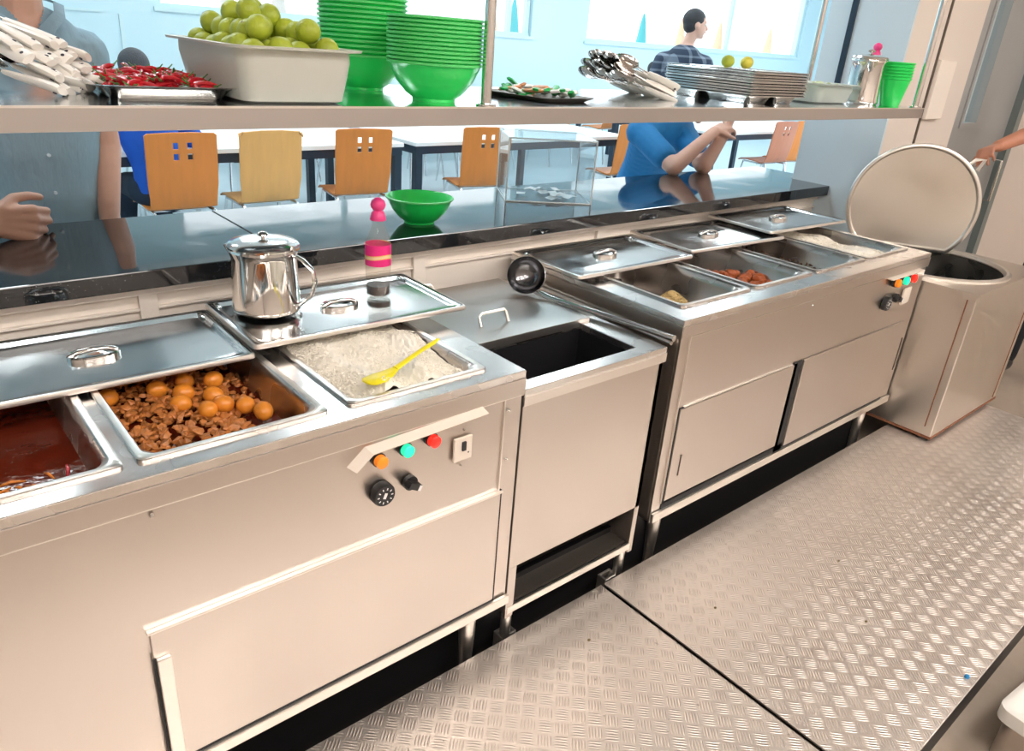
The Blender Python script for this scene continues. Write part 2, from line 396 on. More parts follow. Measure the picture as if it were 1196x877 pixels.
sbox('wall_dining_left', (-3.1, -3.0, 1.8, 9.2, FL, 3.0), M['blue_wall'], label='pale blue dining side wall')
sbox('wall_dining_right', (17.0, 17.1, 1.8, 9.2, FL, 3.0), M['blue_wall'], label='pale blue far dining wall')
# dining window wall, three windows
WINS = [(2.74, 7.94), (9.06, 15.3)]
bm = B(); holed(bm, -3.0, 17.0, FL, 3.0, 9.0, 9.2, [(a, b, 1.385, 2.75) for a, b in WINS], 'xzy'); struct('wall_windows', bm, M['blue_wall'], label='pale blue wall with wide windows')
for i, (a, b) in enumerate(WINS):
    bm = B(); box(bm, a-.03, b+.03, 8.975, 9.22, 1.35, 1.392)
    for x in ([a+.03, 4.9, 7.55, b-.05] if i == 0 else [a+.05, 12.86, b-.05]): box(bm, max(x-.03, a+.002), min(x+.03, b-.002), 9.048, 9.122, 1.391, 2.749)
    box(bm, a+.001, b-.001, 9.05, 9.12, 1.392, 1.43); box(bm, a, b, 9.05, 9.12, 2.70, 2.75)
    w = struct('window_%d' % (i+1), bm, M['frame'], label='wide bright dining window')
    bm = B(); bm.faces.new([bm.verts.new(v) for v in ((a+.004,9.085,1.39),(b-.004,9.085,1.39),(b-.004,9.085,2.745),(a+.004,9.085,2.745))]); obj('pane', bm, M['glass'], w, smooth=False)
# faint panel mouldings on the dining wall at left
bm = B()
for x0, x1, z0, z1 in ((-.6, 2.2, 1.30, 1.325), (2.36, 2.40, FL, 1.30), (-.2, -.17, FL, 1.30)): box(bm, x0, x1, 8.985, 9.0, z0, z1)
struct('trim_1', bm, M['frame'], label='pale moulding on dining wall')
# right pier between kitchen and dining, door wall
bm = B(); holed(bm, 3.475, 6.6, FL, 2.9, 1.56, 1.93, [(4.22, 5.17, FL, 2.05)], 'xzy')
struct('wall_right', bm, [M['cream_w']], label='cream pier and wall around the grey door')
bm = B(); box(bm, 3.468, 3.475, 1.575, 1.935, FL, 2.9); struct('trim_2', bm, M['jamb'], label='side of the pier with bluish daylight painted in')  # thin sheet carrying the daylight tint of the pier side
bm = B(); box(bm, 3.458, 3.468, 1.805, 1.83, 1.24, 2.9); struct('trim_3', bm, M['navy_m'], label='dark strip up the pier')
bm = B(); box(bm, 3.80, 3.812, 1.553, 1.56, FL, 2.9); struct('trim_4', bm, M['dark_steel'], label='dark seam down the cream wall')
bm = B(); box(bm, 3.465, 3.48, 1.553, 1.578, FL, 2.9); struct('trim_5', bm, M['jamb'], label='pier corner bead')
bm = B(); holed(bm, 4.22, 5.17, FL, 2.05, 1.60, 1.65, [(4.42, 4.60, 1.135, 1.95)], 'xzy')
d1 = struct('door_1', bm, M['door'], label='grey kitchen door with a tall narrow glass strip')
bm = B(); box(bm, 4.42, 4.60, 1.622, 1.628, 1.135, 1.95); obj('pane', bm, M['glass'], d1, smooth=False)
bm = B(); holed(bm, 4.395, 4.625, 1.11, 1.975, 1.592, 1.60, [(4.42, 4.60, 1.135, 1.95)], 'xzy'); obj('pane_frame', bm, M['door'], d1, smooth=False)
bm = B(); box(bm, 5.10, 5.17, 1.56, 1.60, FL, 2.05); obj('edge_strip', bm, M['alu'], d1, smooth=False)
bm = B(); tube(bm, [(4.29,1.60,.93),(4.29,1.545,.93),(4.36,1.54,.93)], .009, 8); tube(bm, [(5.03,1.60,.93),(5.03,1.545,.93),(5.03,1.545,.70),(5.03,1.60,.70)], .008, 8); obj('door_handle', bm, M['chrome2'], d1)
# switch box on cream wall
o = obj('wall_cabinet', (lambda b: (box(b, 3.81, 3.985, 1.535, 1.56, 1.165, 1.42), b)[1])(B()), M['cream'], None, False, .004)
tag(o, 'cream flat electrical box on wall right of the shelf end', 'electrical box')
# low partition below the granite
sbox('wall_counter', (-1.8, 3.475, 1.80, 2.16, FL, .800), M['cream'], label='cream low wall below the granite counter')
bm = B()
box(bm, -1.8, 3.468, 1.780, 1.80, .775, .800)
for x in (.432, 1.185, 1.96, 2.75, -.36): box(bm, x, x+.042, 1.785, 1.80, .3, .775)
box(bm, -1.8, 3.468, 1.788, 1.80, .735, .742)
struct('trim_6', bm, M['cream'], bevel=.002, label='cream panel rails below the granite')
sbox('wall_header', (-2.4, 3.475, 1.80, 1.93, 2.35, 2.9), M['cream_w'], label='wall above the serving opening')
sbox('wall_stub', (-2.4, -1.8, 1.80, 1.93, FL, 2.35), M['cream_w'], label='wall left of the serving opening')

# ceiling lamps; the kitchen ones are unseen, added for their light
def lamp(x, y, z, w, d, m, label, cat_group):
    t = thing('ceiling_light', label, 'lamp', (x, y, z), 0, cat_group)
    bm = B(); holed(bm, -w/2-.02, w/2+.02, -d/2-.02, d/2+.02, -.05, 0, [(-w/2, w/2, -d/2, d/2)]); obj('frame', bm, M['ceil'], t, False, local=True)
    bm = B(); box(bm, -w/2, w/2, -d/2, d/2, -.045, -.03); obj('diffuser', bm, m, t, False, local=True)
    return t
for x in (-.9, .9, 2.7, 4.6):
    for y in (-1.9, -.75):
        lamp(x, y, 2.9, 1.2, .3, M['klamp'], 'unseen kitchen ceiling lamp panel added to light the counter fronts', 'added kitchen ceiling lamps')
for x in (.2, 2.6, 5.0, 7.6, 10.4, 13.6):
    for y in (2.9, 4.9, 7.2):
        lamp(x, y, 3.0, .6, .6, M['dlamp'], 'dining hall ceiling lamp panel', 'dining hall ceiling lamps')

# closed parasols outside the windows
def parasol(x, m, label, h=.0):
    t = thing('closed_parasol', label, 'parasol', (x, 10.2, FL), 0, 'closed parasols beyond the windows')
    bm = B(); lathe(bm, [(0,2.06+h),(.02,2.03+h),(.05,1.9+h),(.10,1.55),(.13,1.25),(.11,1.22),(0,1.2)], seg=12); obj('canopy', bm, m, t, local=True)
    bm = B(); tube(bm, [(0,0,.03),(0,0,1.3)], .02, 8); obj('pole', bm, M['chair_m'], t, local=True)
    bm = B(); lathe(bm, [(0,.07),(.2,.06),(.22,0),(0,0)], seg=16); obj('base', bm, M['dark_steel'], t, local=True)

# ============================================================ PLATFORM
GX = 1.346
def plate(x0, x1, label):
    t = thing('tread_plate', label, 'floor plate', (x0, .245, 0))
    bm = B(); box(bm, x0, x1, .245, 1.05, -.006, 0); obj('plate', bm, M['tread'], t, False, .0015)
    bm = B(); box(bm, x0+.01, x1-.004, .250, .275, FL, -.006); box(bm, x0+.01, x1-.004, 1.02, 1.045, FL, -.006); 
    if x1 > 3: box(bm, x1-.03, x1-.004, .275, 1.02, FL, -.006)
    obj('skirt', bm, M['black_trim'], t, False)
    return t
p1 = plate(-1.2, GX-.006, 'near five-bar tread plate left of the dark joint, beside the large serving counter')
p2 = plate(GX+.006, 3.72, 'far five-bar tread plate right of the dark joint, reaching to the steel bin')
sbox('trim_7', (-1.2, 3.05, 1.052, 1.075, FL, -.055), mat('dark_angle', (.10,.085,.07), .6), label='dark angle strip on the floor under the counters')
sbox('shade_board', (-1.2, 3.05, 1.135, 1.15, FL, .10), M['black_trim'], label='added black board standing in for the shade under the counters')  # added board, its black stands for the shade under the counters
def blob_on(name, x, y, r, m, label, cat, z=0):
    bm = B(); ball(bm, (x, y, z+r*.35), (r, r*.8, r*.4), 2); return tag(obj(name, bm, m), label, cat)
bm = B(); lathe(bm, [(0,.006),(.0055,.006),(.006,0),(.0,0)], (1.849,.267,0), 12); tag(obj('bottle_cap', bm, M['blue_pl']), 'tiny blue cap lying on the tread plate near its open edge', 'cap')
# crumbs on the plate
for k, (px, lab) in enumerate([((1.83,.52), 'dark crumb on the far tread plate, nearest the blue cap side'), ((2.02,.70), 'dark crumb in the middle of the far tread plate'), ((1.53,.80), 'dark crumb just right of the joint between plates'), ((1.16,.92), 'dark crumb on the near tread plate')]):
    blob_on('crumb', px[0], px[1], .0045, M['stem'], lab, 'crumb')
# white appliance base, lower right corner
t = thing('floor_box', 'white enamel box on the kitchen floor, cut off at lower right', 'box', (1.93,.03,FL))
bm = B(); loft(bm, 1.77, 2.25, -.25, .178, [(0,.0,.03),(0,.035,.03),(.01,.045,.03),(.02,.05,.03)], True, True); 
bmesh.ops.rotate(bm, verts=bm.verts, cent=(1.8,.165,0), matrix=Rz(math.radians(-6))); obj('lid', bm, M['white_box'], t)
bm = B(); loft(bm, 1.785, 2.24, -.24, .163, [(0,FL,.03),(0,0,.03)], True, True)
bmesh.ops.rotate(bm, verts=bm.verts, cent=(1.8,.165,0), matrix=Rz(math.radians(-6))); obj('body', bm, M['steel'], t)

# ============================================================ SERVING COUNTERS
def lens(parent, x, z, y, m, r=.0125):
    p = obj('pilot_lamp', (lambda b: (tube(b, [(x,y,z),(x,y-.012,z)], r*1.15, 20), b)[1])(B()), M['black_rubber'], parent)
    bm = B(); tube(bm, [(x,y-.012,z),(x,y-.024,z),(x,y-.027,z)], [r, r, r*.7], 20); q = obj('lens', bm, m, p)
    return p
def dial(parent, x, z, y, r):
    bm = B(); tube(bm, [(x,y,z),(x,y-.014,z),(x,y-.018,z)], [r, r, r*.9], 28)
    d = obj('thermostat_dial', bm, M['black_rubber'], parent); d['label'] = 'black round thermostat dial with white marks'
    bm = B()
    for k in range(10):
        a = 2*PI*k/10; c = (x+math.cos(a)*r*.62, y-.0185, z+math.sin(a)*r*.62); box(bm, c[0]-.0011, c[0]+.0011, c[1]-.0004, c[1], c[2]-.0022, c[2]+.0022, Ry(-a+PI/2))
    box(bm, x-.003, x+.003, y-.0189, y-.018, z-.006, z+.006, Ry(.4)); obj('scale_marks', bm, M['white_mark'], d, False)
def knob(parent, x, z, y, r):
    bm = B(); tube(bm, [(x,y,z),(x,y-.010,z)], r, 18); box(bm, x-r*.95, x+r*.95, y-.026, y-.010, z-r*.42, z+r*.42, Ry(.5))
    k = obj('rotary_switch', bm, M['black_rubber'], parent, ang=30)
    bm = B(); box(bm, x+r*.55, x+r*.97, y-.0265, y-.012, z-r*.4, z+r*.4, Ry(.5), (x, y, z)); obj('pointer', bm, M['white_mark'], k, False)
def screw(parent, x, z, y, r=.005):
    bm = B(); tube(bm, [(x,y+.001,z),(x,y-.002,z),(x,y-.004,z)], [r, r*.9, r*.5], 12); obj('screw', bm, M['chrome2'], parent)

def foot(parent, x, y, z, m=None):
    bm = B(); tube(bm, [(x,y,z),(x,y,z-.06),(x,y,FL+.02),(x,y,FL)], [.021,.021,.014,.018], 16); obj('foot', bm, m or M['edge'], parent)

def counter(name, label, x0, x1, yf, yb, zb, pans, lip):
    t = thing(name, label, 'food warmer', ((x0+x1)/2, (yf+yb)/2, FL))
    bm = B(); holed(bm, x0, x1, yf, yb, .722, .74, pans)
    obj('worktop', bm, M['steel_top'], t, False, .002)
    bm = B()
    box(bm, x0, x1, yf-.002, yf+.004, .74-lip, .722)                  # front lip
    box(bm, x0-.002, x0+.004, yf, yb, .685, .722); box(bm, x1-.004, x1+.002, yf, yb, .685, .722)
    box(bm, x0, x1, yb-.004, yb, .685, .722)
    obj('lip', bm, M['steel'], t, False, .0012)
    bm = B()                                                             # shell: front, sides, back, bottom
    box(bm, x0+.004, x1-.004, yf+.004, yf+.012, zb, .722)
    box(bm, x0+.004, x0+.012, yf+.012, yb-.004, zb, .722); box(bm, x1-.012, x1-.004, yf+.012, yb-.004, zb, .722)
    box(bm, x0+.004, x1-.004, yb-.012, yb-.004, zb, .722); box(bm, x0+.004, x1-.004, yf+.004, yb-.004, zb-.004, zb+.008)
    obj('body', bm, M['steel'], t, False, .001)
    return t
def pan_x(x0, x1, y0, y1, inset=.012): return (x0+inset, x1-inset, y0+inset, y1-inset)

# ---- counter 1
P1 = [(-.11, .213), (.232, .555), (.595, .918)]
PY1 = (1.098, 1.62)
c1 = counter('food_warmer', 'large stainless food warmer nearest the camera, with egg stew and white rice pans', -.56, .99, 1.056, 1.72, .105,
             [pan_x(a, b, *PY1) for a, b in P1], .056)
bm = B(); box(bm, -.556, .986, 1.0535, 1.060, .683, .6845); box(bm, .935, .938, 1.055, 1.0600, .46, .6815); obj('seam', bm, M['edge'], c1, False)
bm = B(); box(bm, .20, .940, 1.0525, 1.0600, .150, .452); dr = obj('door', bm, M['steel'], c1, False, .0015)
bm = B(); box(bm, .20, .945, 1.0545, 1.0600, .143, .150); box(bm, .940, .945, 1.0545, 1.0600, .150, .458); obj('door_gap', bm, M['dark_gap'], dr, False)
bm = B(); box(bm, .196, .945, 1.049, 1.0600, .452, .457); obj('door_top_rail', bm, M['edge'], dr, False, .001)
bm = B(); box(bm, .203, .226, 1.044, 1.0530, .10, .398); obj('handle', bm, M['edge'], dr, False, .002)
bm = B(); box(bm, .198, .203, 1.050, 1.0530, .10, .40); obj('handle_gap', bm, M['dark_gap'], dr, False)
bm = B(); box(bm, .20, .988, 1.046, 1.056, .118, .143); obj('bottom_rail', bm, M['edge'], c1, False, .002)
bm = B()
pts = [(.575,.664),(.600,.676),(.872,.688),(.872,.6845),(.60,.671)]
vs0 = [(.562,1.054,.646),(.600,1.054,.677),(.873,1.054,.686)]; vs1 = [(.572,1.034,.640),(.607,1.034,.668),(.876,1.034,.678)]
a = [bm.verts.new(v) for v in vs0]; b = [bm.verts.new(v) for v in vs1]; bm.faces.new((a[0],a[1],b[1],b[0])); bm.faces.new((a[1],a[2],b[2],b[1]))
o = obj('drip_shield', bm, M['beige_pl'], c1, False, solid=.002); o['label'] = 'bent worn metal drip shield above the lamps'
lens(c1, .625, .645, 1.056, M['orange_l']); lens(c1, .683, .650, 1.056, M['green_l']); lens(c1, .744, .652, 1.056, M['red_l'])
dial(c1, .634, .566, 1.056, .024); knob(c1, .698, .567, 1.056, .0155)
bm = B(); box(bm, .803, .849, 1.050, 1.056, .575, .630); sw = obj('switch_plate', bm, M['beige_pl'], c1, False, .002)
bm = B(); box(bm, .822, .831, 1.046, 1.0505, .600, .620); box(bm, .838,.841,1.0495,1.0503,.590,.593); obj('toggle', bm, M['black_rubber'], sw, False)
for x, z in ((.231,.672),(.948,.655),(.951,.535),(.829,.645),(.824,.562)): screw(c1, x, z, 1.056, .0045 if x > .9 or x < .3 else .0028)
for x in (-.45, .905):
    for y in (1.10, 1.66): foot(c1, x, y, .102)

# ---- middle low unit
t = thing('ice_well', 'low stainless well unit with a black opening, between the two food warmers', 'counter unit', (1.24, 1.38, FL)); mu = t
bm = B(); holed(bm, .994, 1.476, 1.06, 1.70, .672, .69, [(1.035, 1.40, 1.10, 1.30)]); obj('worktop', bm, M['steel_top'], t, False, .0015)
bm = B(); box(bm, .994, 1.476, 1.058, 1.064, .650, .672); box(bm, .994, 1.476, 1.0575, 1.0585, .6735, .675); obj('lip', bm, M['edge'], t, False)
bm = B(); box(bm, .996, 1.474, 1.064, 1.072, .205, .672); box(bm, .996, 1.004, 1.072, 1.69, .06, .672); box(bm, 1.456, 1.474, 1.064, 1.69, .05, .672); box(bm, .996, 1.474, 1.68, 1.69, .06, .672)
box(bm, .996, 1.022, 1.064, 1.072, .05, .205); obj('body', bm, M['steel'], t, False, .0015)
bm = B()
holed(bm, 1.03, 1.405, 1.095, 1.305, .42, .671, [(1.036, 1.399, 1.101, 1.299)]); box(bm, 1.03, 1.405, 1.095, 1.305, .41, .42); obj('well', bm, M['black_rubber'], t, False)
bm = B(); box(bm, 1.005, 1.455, 1.08, 1.67, .075, .083); obj('shelf', bm, M['dark_steel'], t, False)
bm = B(); box(bm, 1.0, 1.46, 1.062, 1.072, .062, .083); obj('front_rail', bm, M['edge'], t, False, .002)
for x in (1.02, 1.45):
    bm = B(); tube(bm, [(x,1.085,.06),(x,1.085,FL)], .014, 10); obj('foot', bm, M['edge'], t)
    bm = B(); tube(bm, [(x,1.66,.06),(x,1.66,FL)], .014, 10); obj('foot', bm, M['edge'], t)
# castor-like brackets on the floor in the gap
for x, lb in ((1.03, 'small steel bracket in the floor gap at the left foot of the well unit'), (1.42, 'small steel bracket in the floor gap at the right foot of the well unit')):
    bm = B(); holed(bm, x-.025, x+.025, 1.078, 1.112, FL, -.03, [(x-.017, x+.017, 1.086, 1.104)]); tag(obj('floor_bracket', bm, M['edge'], None, False, .002), lb, 'bracket')
t = thing('cover_plate', 'grey steel cover plate with two wire handles, closing the back of the well unit', 'lid', (1.24, 1.5, .69))
bm = B(); box(bm, 1.0, 1.435, 1.305, 1.695, .6905, .699); box(bm, 1.0, 1.435, 1.299, 1.307, .678, .700); obj('plate', bm, mat('grey_cover_steel', (.60,.585,.56), .36, 1, rvar=.03, vscale=8), t, False, .001)
for y, x in ((1.40, 1.175), (1.66, 1.12)):
    bm = B(); x0, x1 = x-.045, x+.045
    tube(bm, [(x0,y-.012,.698),(x0,y,.722),(x0+.008,y,.73),(x1-.008,y,.73),(x1,y,.722),(x1,y-.012,.698)], .0042, 8); obj('handle', bm, M['edge'], t)

# ---- counter 2
P2 = [(1.632, 1.965), (1.990, 2.323), (2.352, 2.685), (2.702, 3.030)]
PY2 = (1.145, 1.675)
c2 = counter('food_warmer', 'long far stainless food warmer with four pans and three lids, beside the steel bin', 1.554, 3.075, 1.076, 1.775, .108,
             [pan_x(a, b, *PY2) for a, b in P2], .05)
bm = B(); box(bm, 1.590, 3.071, 1.0735, 1.080, .688, .6895); box(bm, 1.620, 2.190, 1.0738, 1.080, .4710, .4730); box(bm, 1.592, 1.594, 1.0738, 1.08, .16, .69); obj('seam', bm, M['edge'], c2, False)
bm = B(); box(bm, 1.60, 2.225, 1.0768, 1.080, .155, .470); box(bm, 1.60, 3.005, 1.0768, 1.080, .135, .160); obj('door_recess', bm, M['dark_gap'], c2, False)
bm = B(); box(bm, 1.606, 2.200, 1.0735, 1.0785, .165, .468); obj('door', bm, M['steel'], c2, False, .0015)
bm = B(); box(bm, 2.255, 3.0, 1.0700, 1.0785, .150, .476); obj('door', bm, M['steel'], c2, False, .0015)
bm = B(); box(bm, 2.2, 2.252, 1.0768, 1.0790, .135, .475); obj('door_gap', bm, M['dark_gap'], c2, False)
bm = B(); box(bm, 1.558, 3.071, 1.068, 1.078, .108, .137); obj('bottom_rail', bm, M['edge'], c2, False, .002)
bm = B(); box(bm, 1.646, 1.650, 1.0715, 1.0740, .24, .31); obj('slot', bm, M['dark_steel'], c2, False)
bm = B(); box(bm, 3.028, 3.032, 1.0700, 1.0740, .26, .40); obj('slot', bm, M['dark_steel'], c2, False)
bm = B()
box(bm, 2.735, 3.00, 1.054, 1.076, .6835, .687); obj('drip_shield', bm, M['beige_pl'], c2, False)
for x, m in ((2.797, 'orange_l'), (2.864, 'green_l'), (2.928, 'red_l')): lens(c2, x, .664, 1.076, M[m], .0155)
dial(c2, 2.768, .588, 1.076, .026); knob(c2, 2.848, .596, 1.076, .017)
bm = B(); box(bm, 2.905, 2.968, 1.069, 1.076, .560, .622); obj('switch_plate', bm, M['beige_pl'], c2, False, .002)
bm = B(); tube(bm, [(1.546, 1.10, .672), (1.546, 1.74, .672)], .007, 8); obj('side_rail', bm, M['edge'], c2)
for x in (1.64, 2.96):
    for y in (1.12, 1.70): foot(c2, x, y, .106)
screw(c2, 2.22, .672, 1.076, .004)

# ---- pans
def food_pan(x0, x1, y0, y1, label, depth=.10, z=.7405):
    t = thing('food_pan', label, 'food pan', ((x0+x1)/2, (y0+y1)/2, z))
    bm = B(); loft(bm, x0, x1, y0, y1, [(0,z-.001,.012),(0,z+.004,.012),(.003,z+.0055,.012),(.013,z+.0045,.022),(.017,z-.001,.040),(.021,z-.02,.045),(.034,z-depth+.012,.045),(.046,z-depth,.04)], False, True, 6)
    obj('pan_body', bm, M['pan_in'], t)
    bm = B(); loft(bm, x0+.001, x1-.001, y0+.001, y1-.001, [(0,z+.0048,.012),(.0015,z+.0062,.012),(.010,z+.0058,.02),(.0125,z+.0048,.022)], False, False, 6); obj('rim', bm, M['edge'], t)
    return t
fpA = food_pan(*P1[0], *PY1, 'deep steel pan of red curry at the left edge of the photo')
fpB = food_pan(*P1[1], *PY1, 'deep steel pan of meat stew with whole eggs')
fpC = food_pan(*P1[2], *PY1, 'steel pan of white rice with a yellow spoon, nearest food warmer')
fpD = food_pan(*P2[0], *PY2, 'nearly empty steel pan with a heap of noodles')
fpE = food_pan(*P2[1], *PY2, 'steel pan with reddish fried chicken pieces')
fpF = food_pan(*P2[2], *PY2, 'steel pan of dark brown curry, third on the far food warmer')
fpG = food_pan(*P2[3], *PY2, 'steel pan of pale rice next to the big round lid')

def surf(name, x0, x1, y0, y1, z, m, label, amp=.003, hf=None, n=26, cat='food', ins=.024):
    bm = B(); x0 += ins; x1 -= ins; y0 += ins; y1 -= ins; g = []
    for i in range(n+1):
        row = []
        for j in range(n+1):
            u, v = i/n, j/n; x, y = x0+(x1-x0)*u, y0+(y1-y0)*v
            h = hf(u, v) if hf else 0
            row.append(bm.verts.new((x, y, z+h+random.uniform(-amp, amp))))
        g.append(row)
    for i in range(n):
        for j in range(n): bm.faces.new((g[i][j], g[i+1][j], g[i+1][j+1], g[i][j+1]))
    return bm
def grains(bm, x0, x1, y0, y1, hz, n, r=(.0038,.0016), ins=.03):
    for _ in range(n):
        x, y = random.uniform(x0+ins, x1-ins), random.uniform(y0+ins, y1-ins)
        h = hz((x-x0)/(x1-x0), (y-y0)/(y1-y0))
        if h is None: continue
        a = Rz(random.uniform(0, PI)) @ Ry(random.uniform(-.6, .6)); c = Vector((x, y, h))
        pts = [c + a @ Vector(p) for p in ((r[0],0,0),(-r[0],0,0),(0,r[1],0),(0,-r[1],0),(0,0,r[1]),(0,0,-r[1]))]
        v = [bm.verts.new(p) for p in pts]
        for f in ((0,2,4),(2,1,4),(1,3,4),(3,0,4),(2,0,5),(1,2,5),(3,1,5),(0,3,5)): bm.faces.new([v[k] for k in f])
def hills(seed, k=9, amp=.02, wid=.18):
    rnd = random.Random(seed); cs = [(rnd.random(), rnd.random(), rnd.uniform(.4, 1)*amp, rnd.uniform(.6, 1.3)*wid) for _ in range(k)]
    return lambda u, v: sum(a*math.exp(-((u-x)**2+(v-y)**2)/(w*w)) for x, y, a, w in cs)
def rice(x0, x1, y0, y1, z, m, label, f, n=5200, name='rice'):
    def hf(u, v):
        return f(u, v)
    bm = surf(name, x0, x1, y0, y1, z, m, label, .0022, hf, 46); grains(bm, x0, x1, y0, y1, lambda u, v: z+hf(u, v)+random.uniform(-.001, .0025), n)
    return tag(obj(name, bm, m, smooth=False), label, 'rice', kind='stuff')
h1 = hills(3, 26, .018, .11)
rice(*P1[2], *PY1, .700, M['rice'], 'white boiled rice heaped in the near steel pan', lambda u, v: h1(u, v) + .030*min(1, .5+v) - .05*max(0, .10-u)*2 - .04*max(0, v-.66)*1.5)
h2 = hills(5, 12, .03, .16)
rice(*P2[3], *PY2, .680, M['rice'], 'pale rice filling the last pan of the far food warmer', lambda u, v: h2(u, v)*.7 + .02, 3000)

# pan B: meat stew + eggs
bm = surf('curry', *P1[1], *PY1, .672, None, None, .001)
sb = obj('curry_sauce', bm, M['curry_r'], None, ang=180); tag(sb, 'red oily sauce around the meat and eggs in the stew pan', 'sauce', kind='stuff')
bm = B(); rnd = random.Random(11)
for k in range(850):
    u, v = rnd.random(), rnd.random()
    x = P1[1][0]+.034+u*.25; y = PY1[0]+.036+v*.45
    if u > .80 and v < .40 and rnd.random() < .9: continue
    z = .672 + rnd.uniform(.0, .014) + .018*max(0, 1-abs(u-.4)*2)
    r = rnd.uniform(.005, .0105)
    vs = ball(bm, (x, y, z), (r*rnd.uniform(.8,1.5), r*rnd.uniform(.6,1.2), r*rnd.uniform(.45,.8)), 1, Rz(rnd.uniform(0,6)) @ Rx(rnd.uniform(-.6,.6)))
    for q in vs: q.co += Vector((rnd.uniform(-1,1), rnd.uniform(-1,1), rnd.uniform(-1,1)))*r*.22
M['meat2'] = mat('browned_meat', (.50,.18,.045), .35, var=.6, vscale=60, bump=.5, bscale=90)
tag(obj('stewed_meat', bm, M['meat2'], ang=50), 'chopped orange-brown stewed meat around the eggs', 'meat', kind='stuff')
eggs = [(.470,1.275,'rightmost curried egg in the stew pan, above the clear red sauce'), (.437,1.300,'curried egg lying just left of the rightmost egg'), (.488,1.235,'half-sunk curried egg in front of the rightmost egg'),
        (.435,1.345,'curried egg behind the right-hand group'), (.372,1.342,'large curried egg in the middle of the stew pan'), (.392,1.385,'curried egg behind the large middle one'), (.405,1.292,'curried egg in front of the right-hand group'),
        (.355,1.425,'curried egg in the back row at left, partly under the lid shadow'), (.268,1.435,'leftmost curried egg, by the pan wall'), (.410,1.435,'curried egg deep in the back row under the lid'), (.460,1.415,'curried egg in the back right under the lid edge')]
bm = B(); ball(bm, (0,0,0), (.0205,.0175,.0175), 3); eg = obj('curried_egg', bm, M['egg'])
for k, (x, y, lb) in enumerate(eggs):
    e = eg if k == 0 else eg.copy()
    if k: C.objects.link(e)
    e.location = (x, y, .703); e.rotation_euler = (random.uniform(-.5,.5), random.uniform(-.5,.5), random.uniform(0,6)); tag(e, lb, 'egg', 'eggs in the stew pan')
# pan A: red curry with shreds
bm = surf('curry', *P1[0], *PY1, .676, None, None, .001); tag(obj('curry_sauce', bm, M['curry_r'], ang=180), 'dark red curry in the leftmost pan', 'sauce', kind='stuff')
bm = B(); rnd = random.Random(5)
for k in range(260):
    x = rnd.gauss(.045, .05); y = rnd.gauss(1.165, .028)
    if not (-.06 < x < .165 and 1.135 < y < 1.3): continue
    z = .684+rnd.uniform(0, .016)*max(0,(1-abs(x-.03)*9)); a = rnd.uniform(0, PI); L = rnd.uniform(.008, .02)
    tube(bm, [(x-L*math.cos(a), y-L*math.sin(a), z), (x, y, z+.004), (x+L*math.cos(a), y+L*math.sin(a), z)], [.0015,.0028,.0015], 5)
tag(obj('vegetable_shreds', bm, M['onion'], ang=180), 'orange vegetable shreds floating at the front of the red curry', 'vegetables', kind='stuff')
bm = B(); tube(bm, [(.150,1.205,.688),(.156,1.225,.692),(.158,1.245,.690)], [.001,.0035,.002], 6); tag(obj('chili_slice', bm, M['chili']), 'single red chili slice floating in the red curry', 'chili')
# pan D noodles
bm = B(); rnd = random.Random(8)
cx_, cy_ = 1.845, 1.345
for k in range(150):
    a = rnd.uniform(0, 2*PI); rr = rnd.uniform(.005, .055); pts = []
    for q in range(7):
        th = a+q*.35*rnd.choice((1, 1, -1)); R_ = rr*(1+rnd.uniform(-.15,.15))
        pts.append((cx_+R_*1.25*math.cos(th), cy_+R_*.75*math.sin(th), .650+.045*math.exp(-(R_/.045)**2)+rnd.uniform(-.002,.003)))
    tube(bm, pts, .0022, 5)
ball(bm, (cx_, cy_, .648), (.055,.036,.034), 3)
tag(obj('noodles', bm, M['noodle'], ang=180), 'small heap of yellow noodles at the front of a nearly empty pan', 'noodles', kind='stuff')
# pan E fried chicken
bm = B(); vs = ball(bm, (0,0,0), (.024,.016,.013), 3)
for q in vs: q.co *= 1+.16*math.sin(q.co.x*210+q.co.y*170)+random.uniform(-.05,.05)
ck = obj('fried_chicken_piece', bm, M['fried']); rnd = random.Random(21)
n = 0
for i in range(10):
    for j in range(4):
        x = 2.035+i*.0265+rnd.uniform(-.006,.006); y = 1.215+j*.040+rnd.uniform(-.008,.008)+.012*(i%2)
        y += (9-i)*.010
        e = ck if n == 0 else ck.copy()
        if n: C.objects.link(e)
        e.location = (x, y, .672+.006*j+rnd.uniform(0,.008)); e.rotation_euler = (rnd.uniform(-.5,.5), rnd.uniform(-.5,.5), rnd.uniform(0,6))
        tag(e, 'reddish fried chicken piece in the pile inside the second pan of the far food warmer', 'chicken', 'fried chicken pieces in the far pan'); n += 1
bm = surf('s', *P2[1], *PY2, .655, None, None, .001); tag(obj('curry_sauce', bm, M['curry_d'], ang=180), 'thin dark sauce under the fried chicken pieces', 'sauce', kind='stuff')
bm = surf('s', *P2[2], *PY2, .672, None, None, .002, lambda u, v: .012*math.sin(u*5)*v); grains(bm, *P2[2], *PY2, lambda u, v: .675+random.uniform(0,.008), 260, (.006,.004))
tag(obj('brown_curry', bm, M['curry_d'], ang=180), 'dark brown curry in the third pan of the far food warmer', 'curry', kind='stuff')

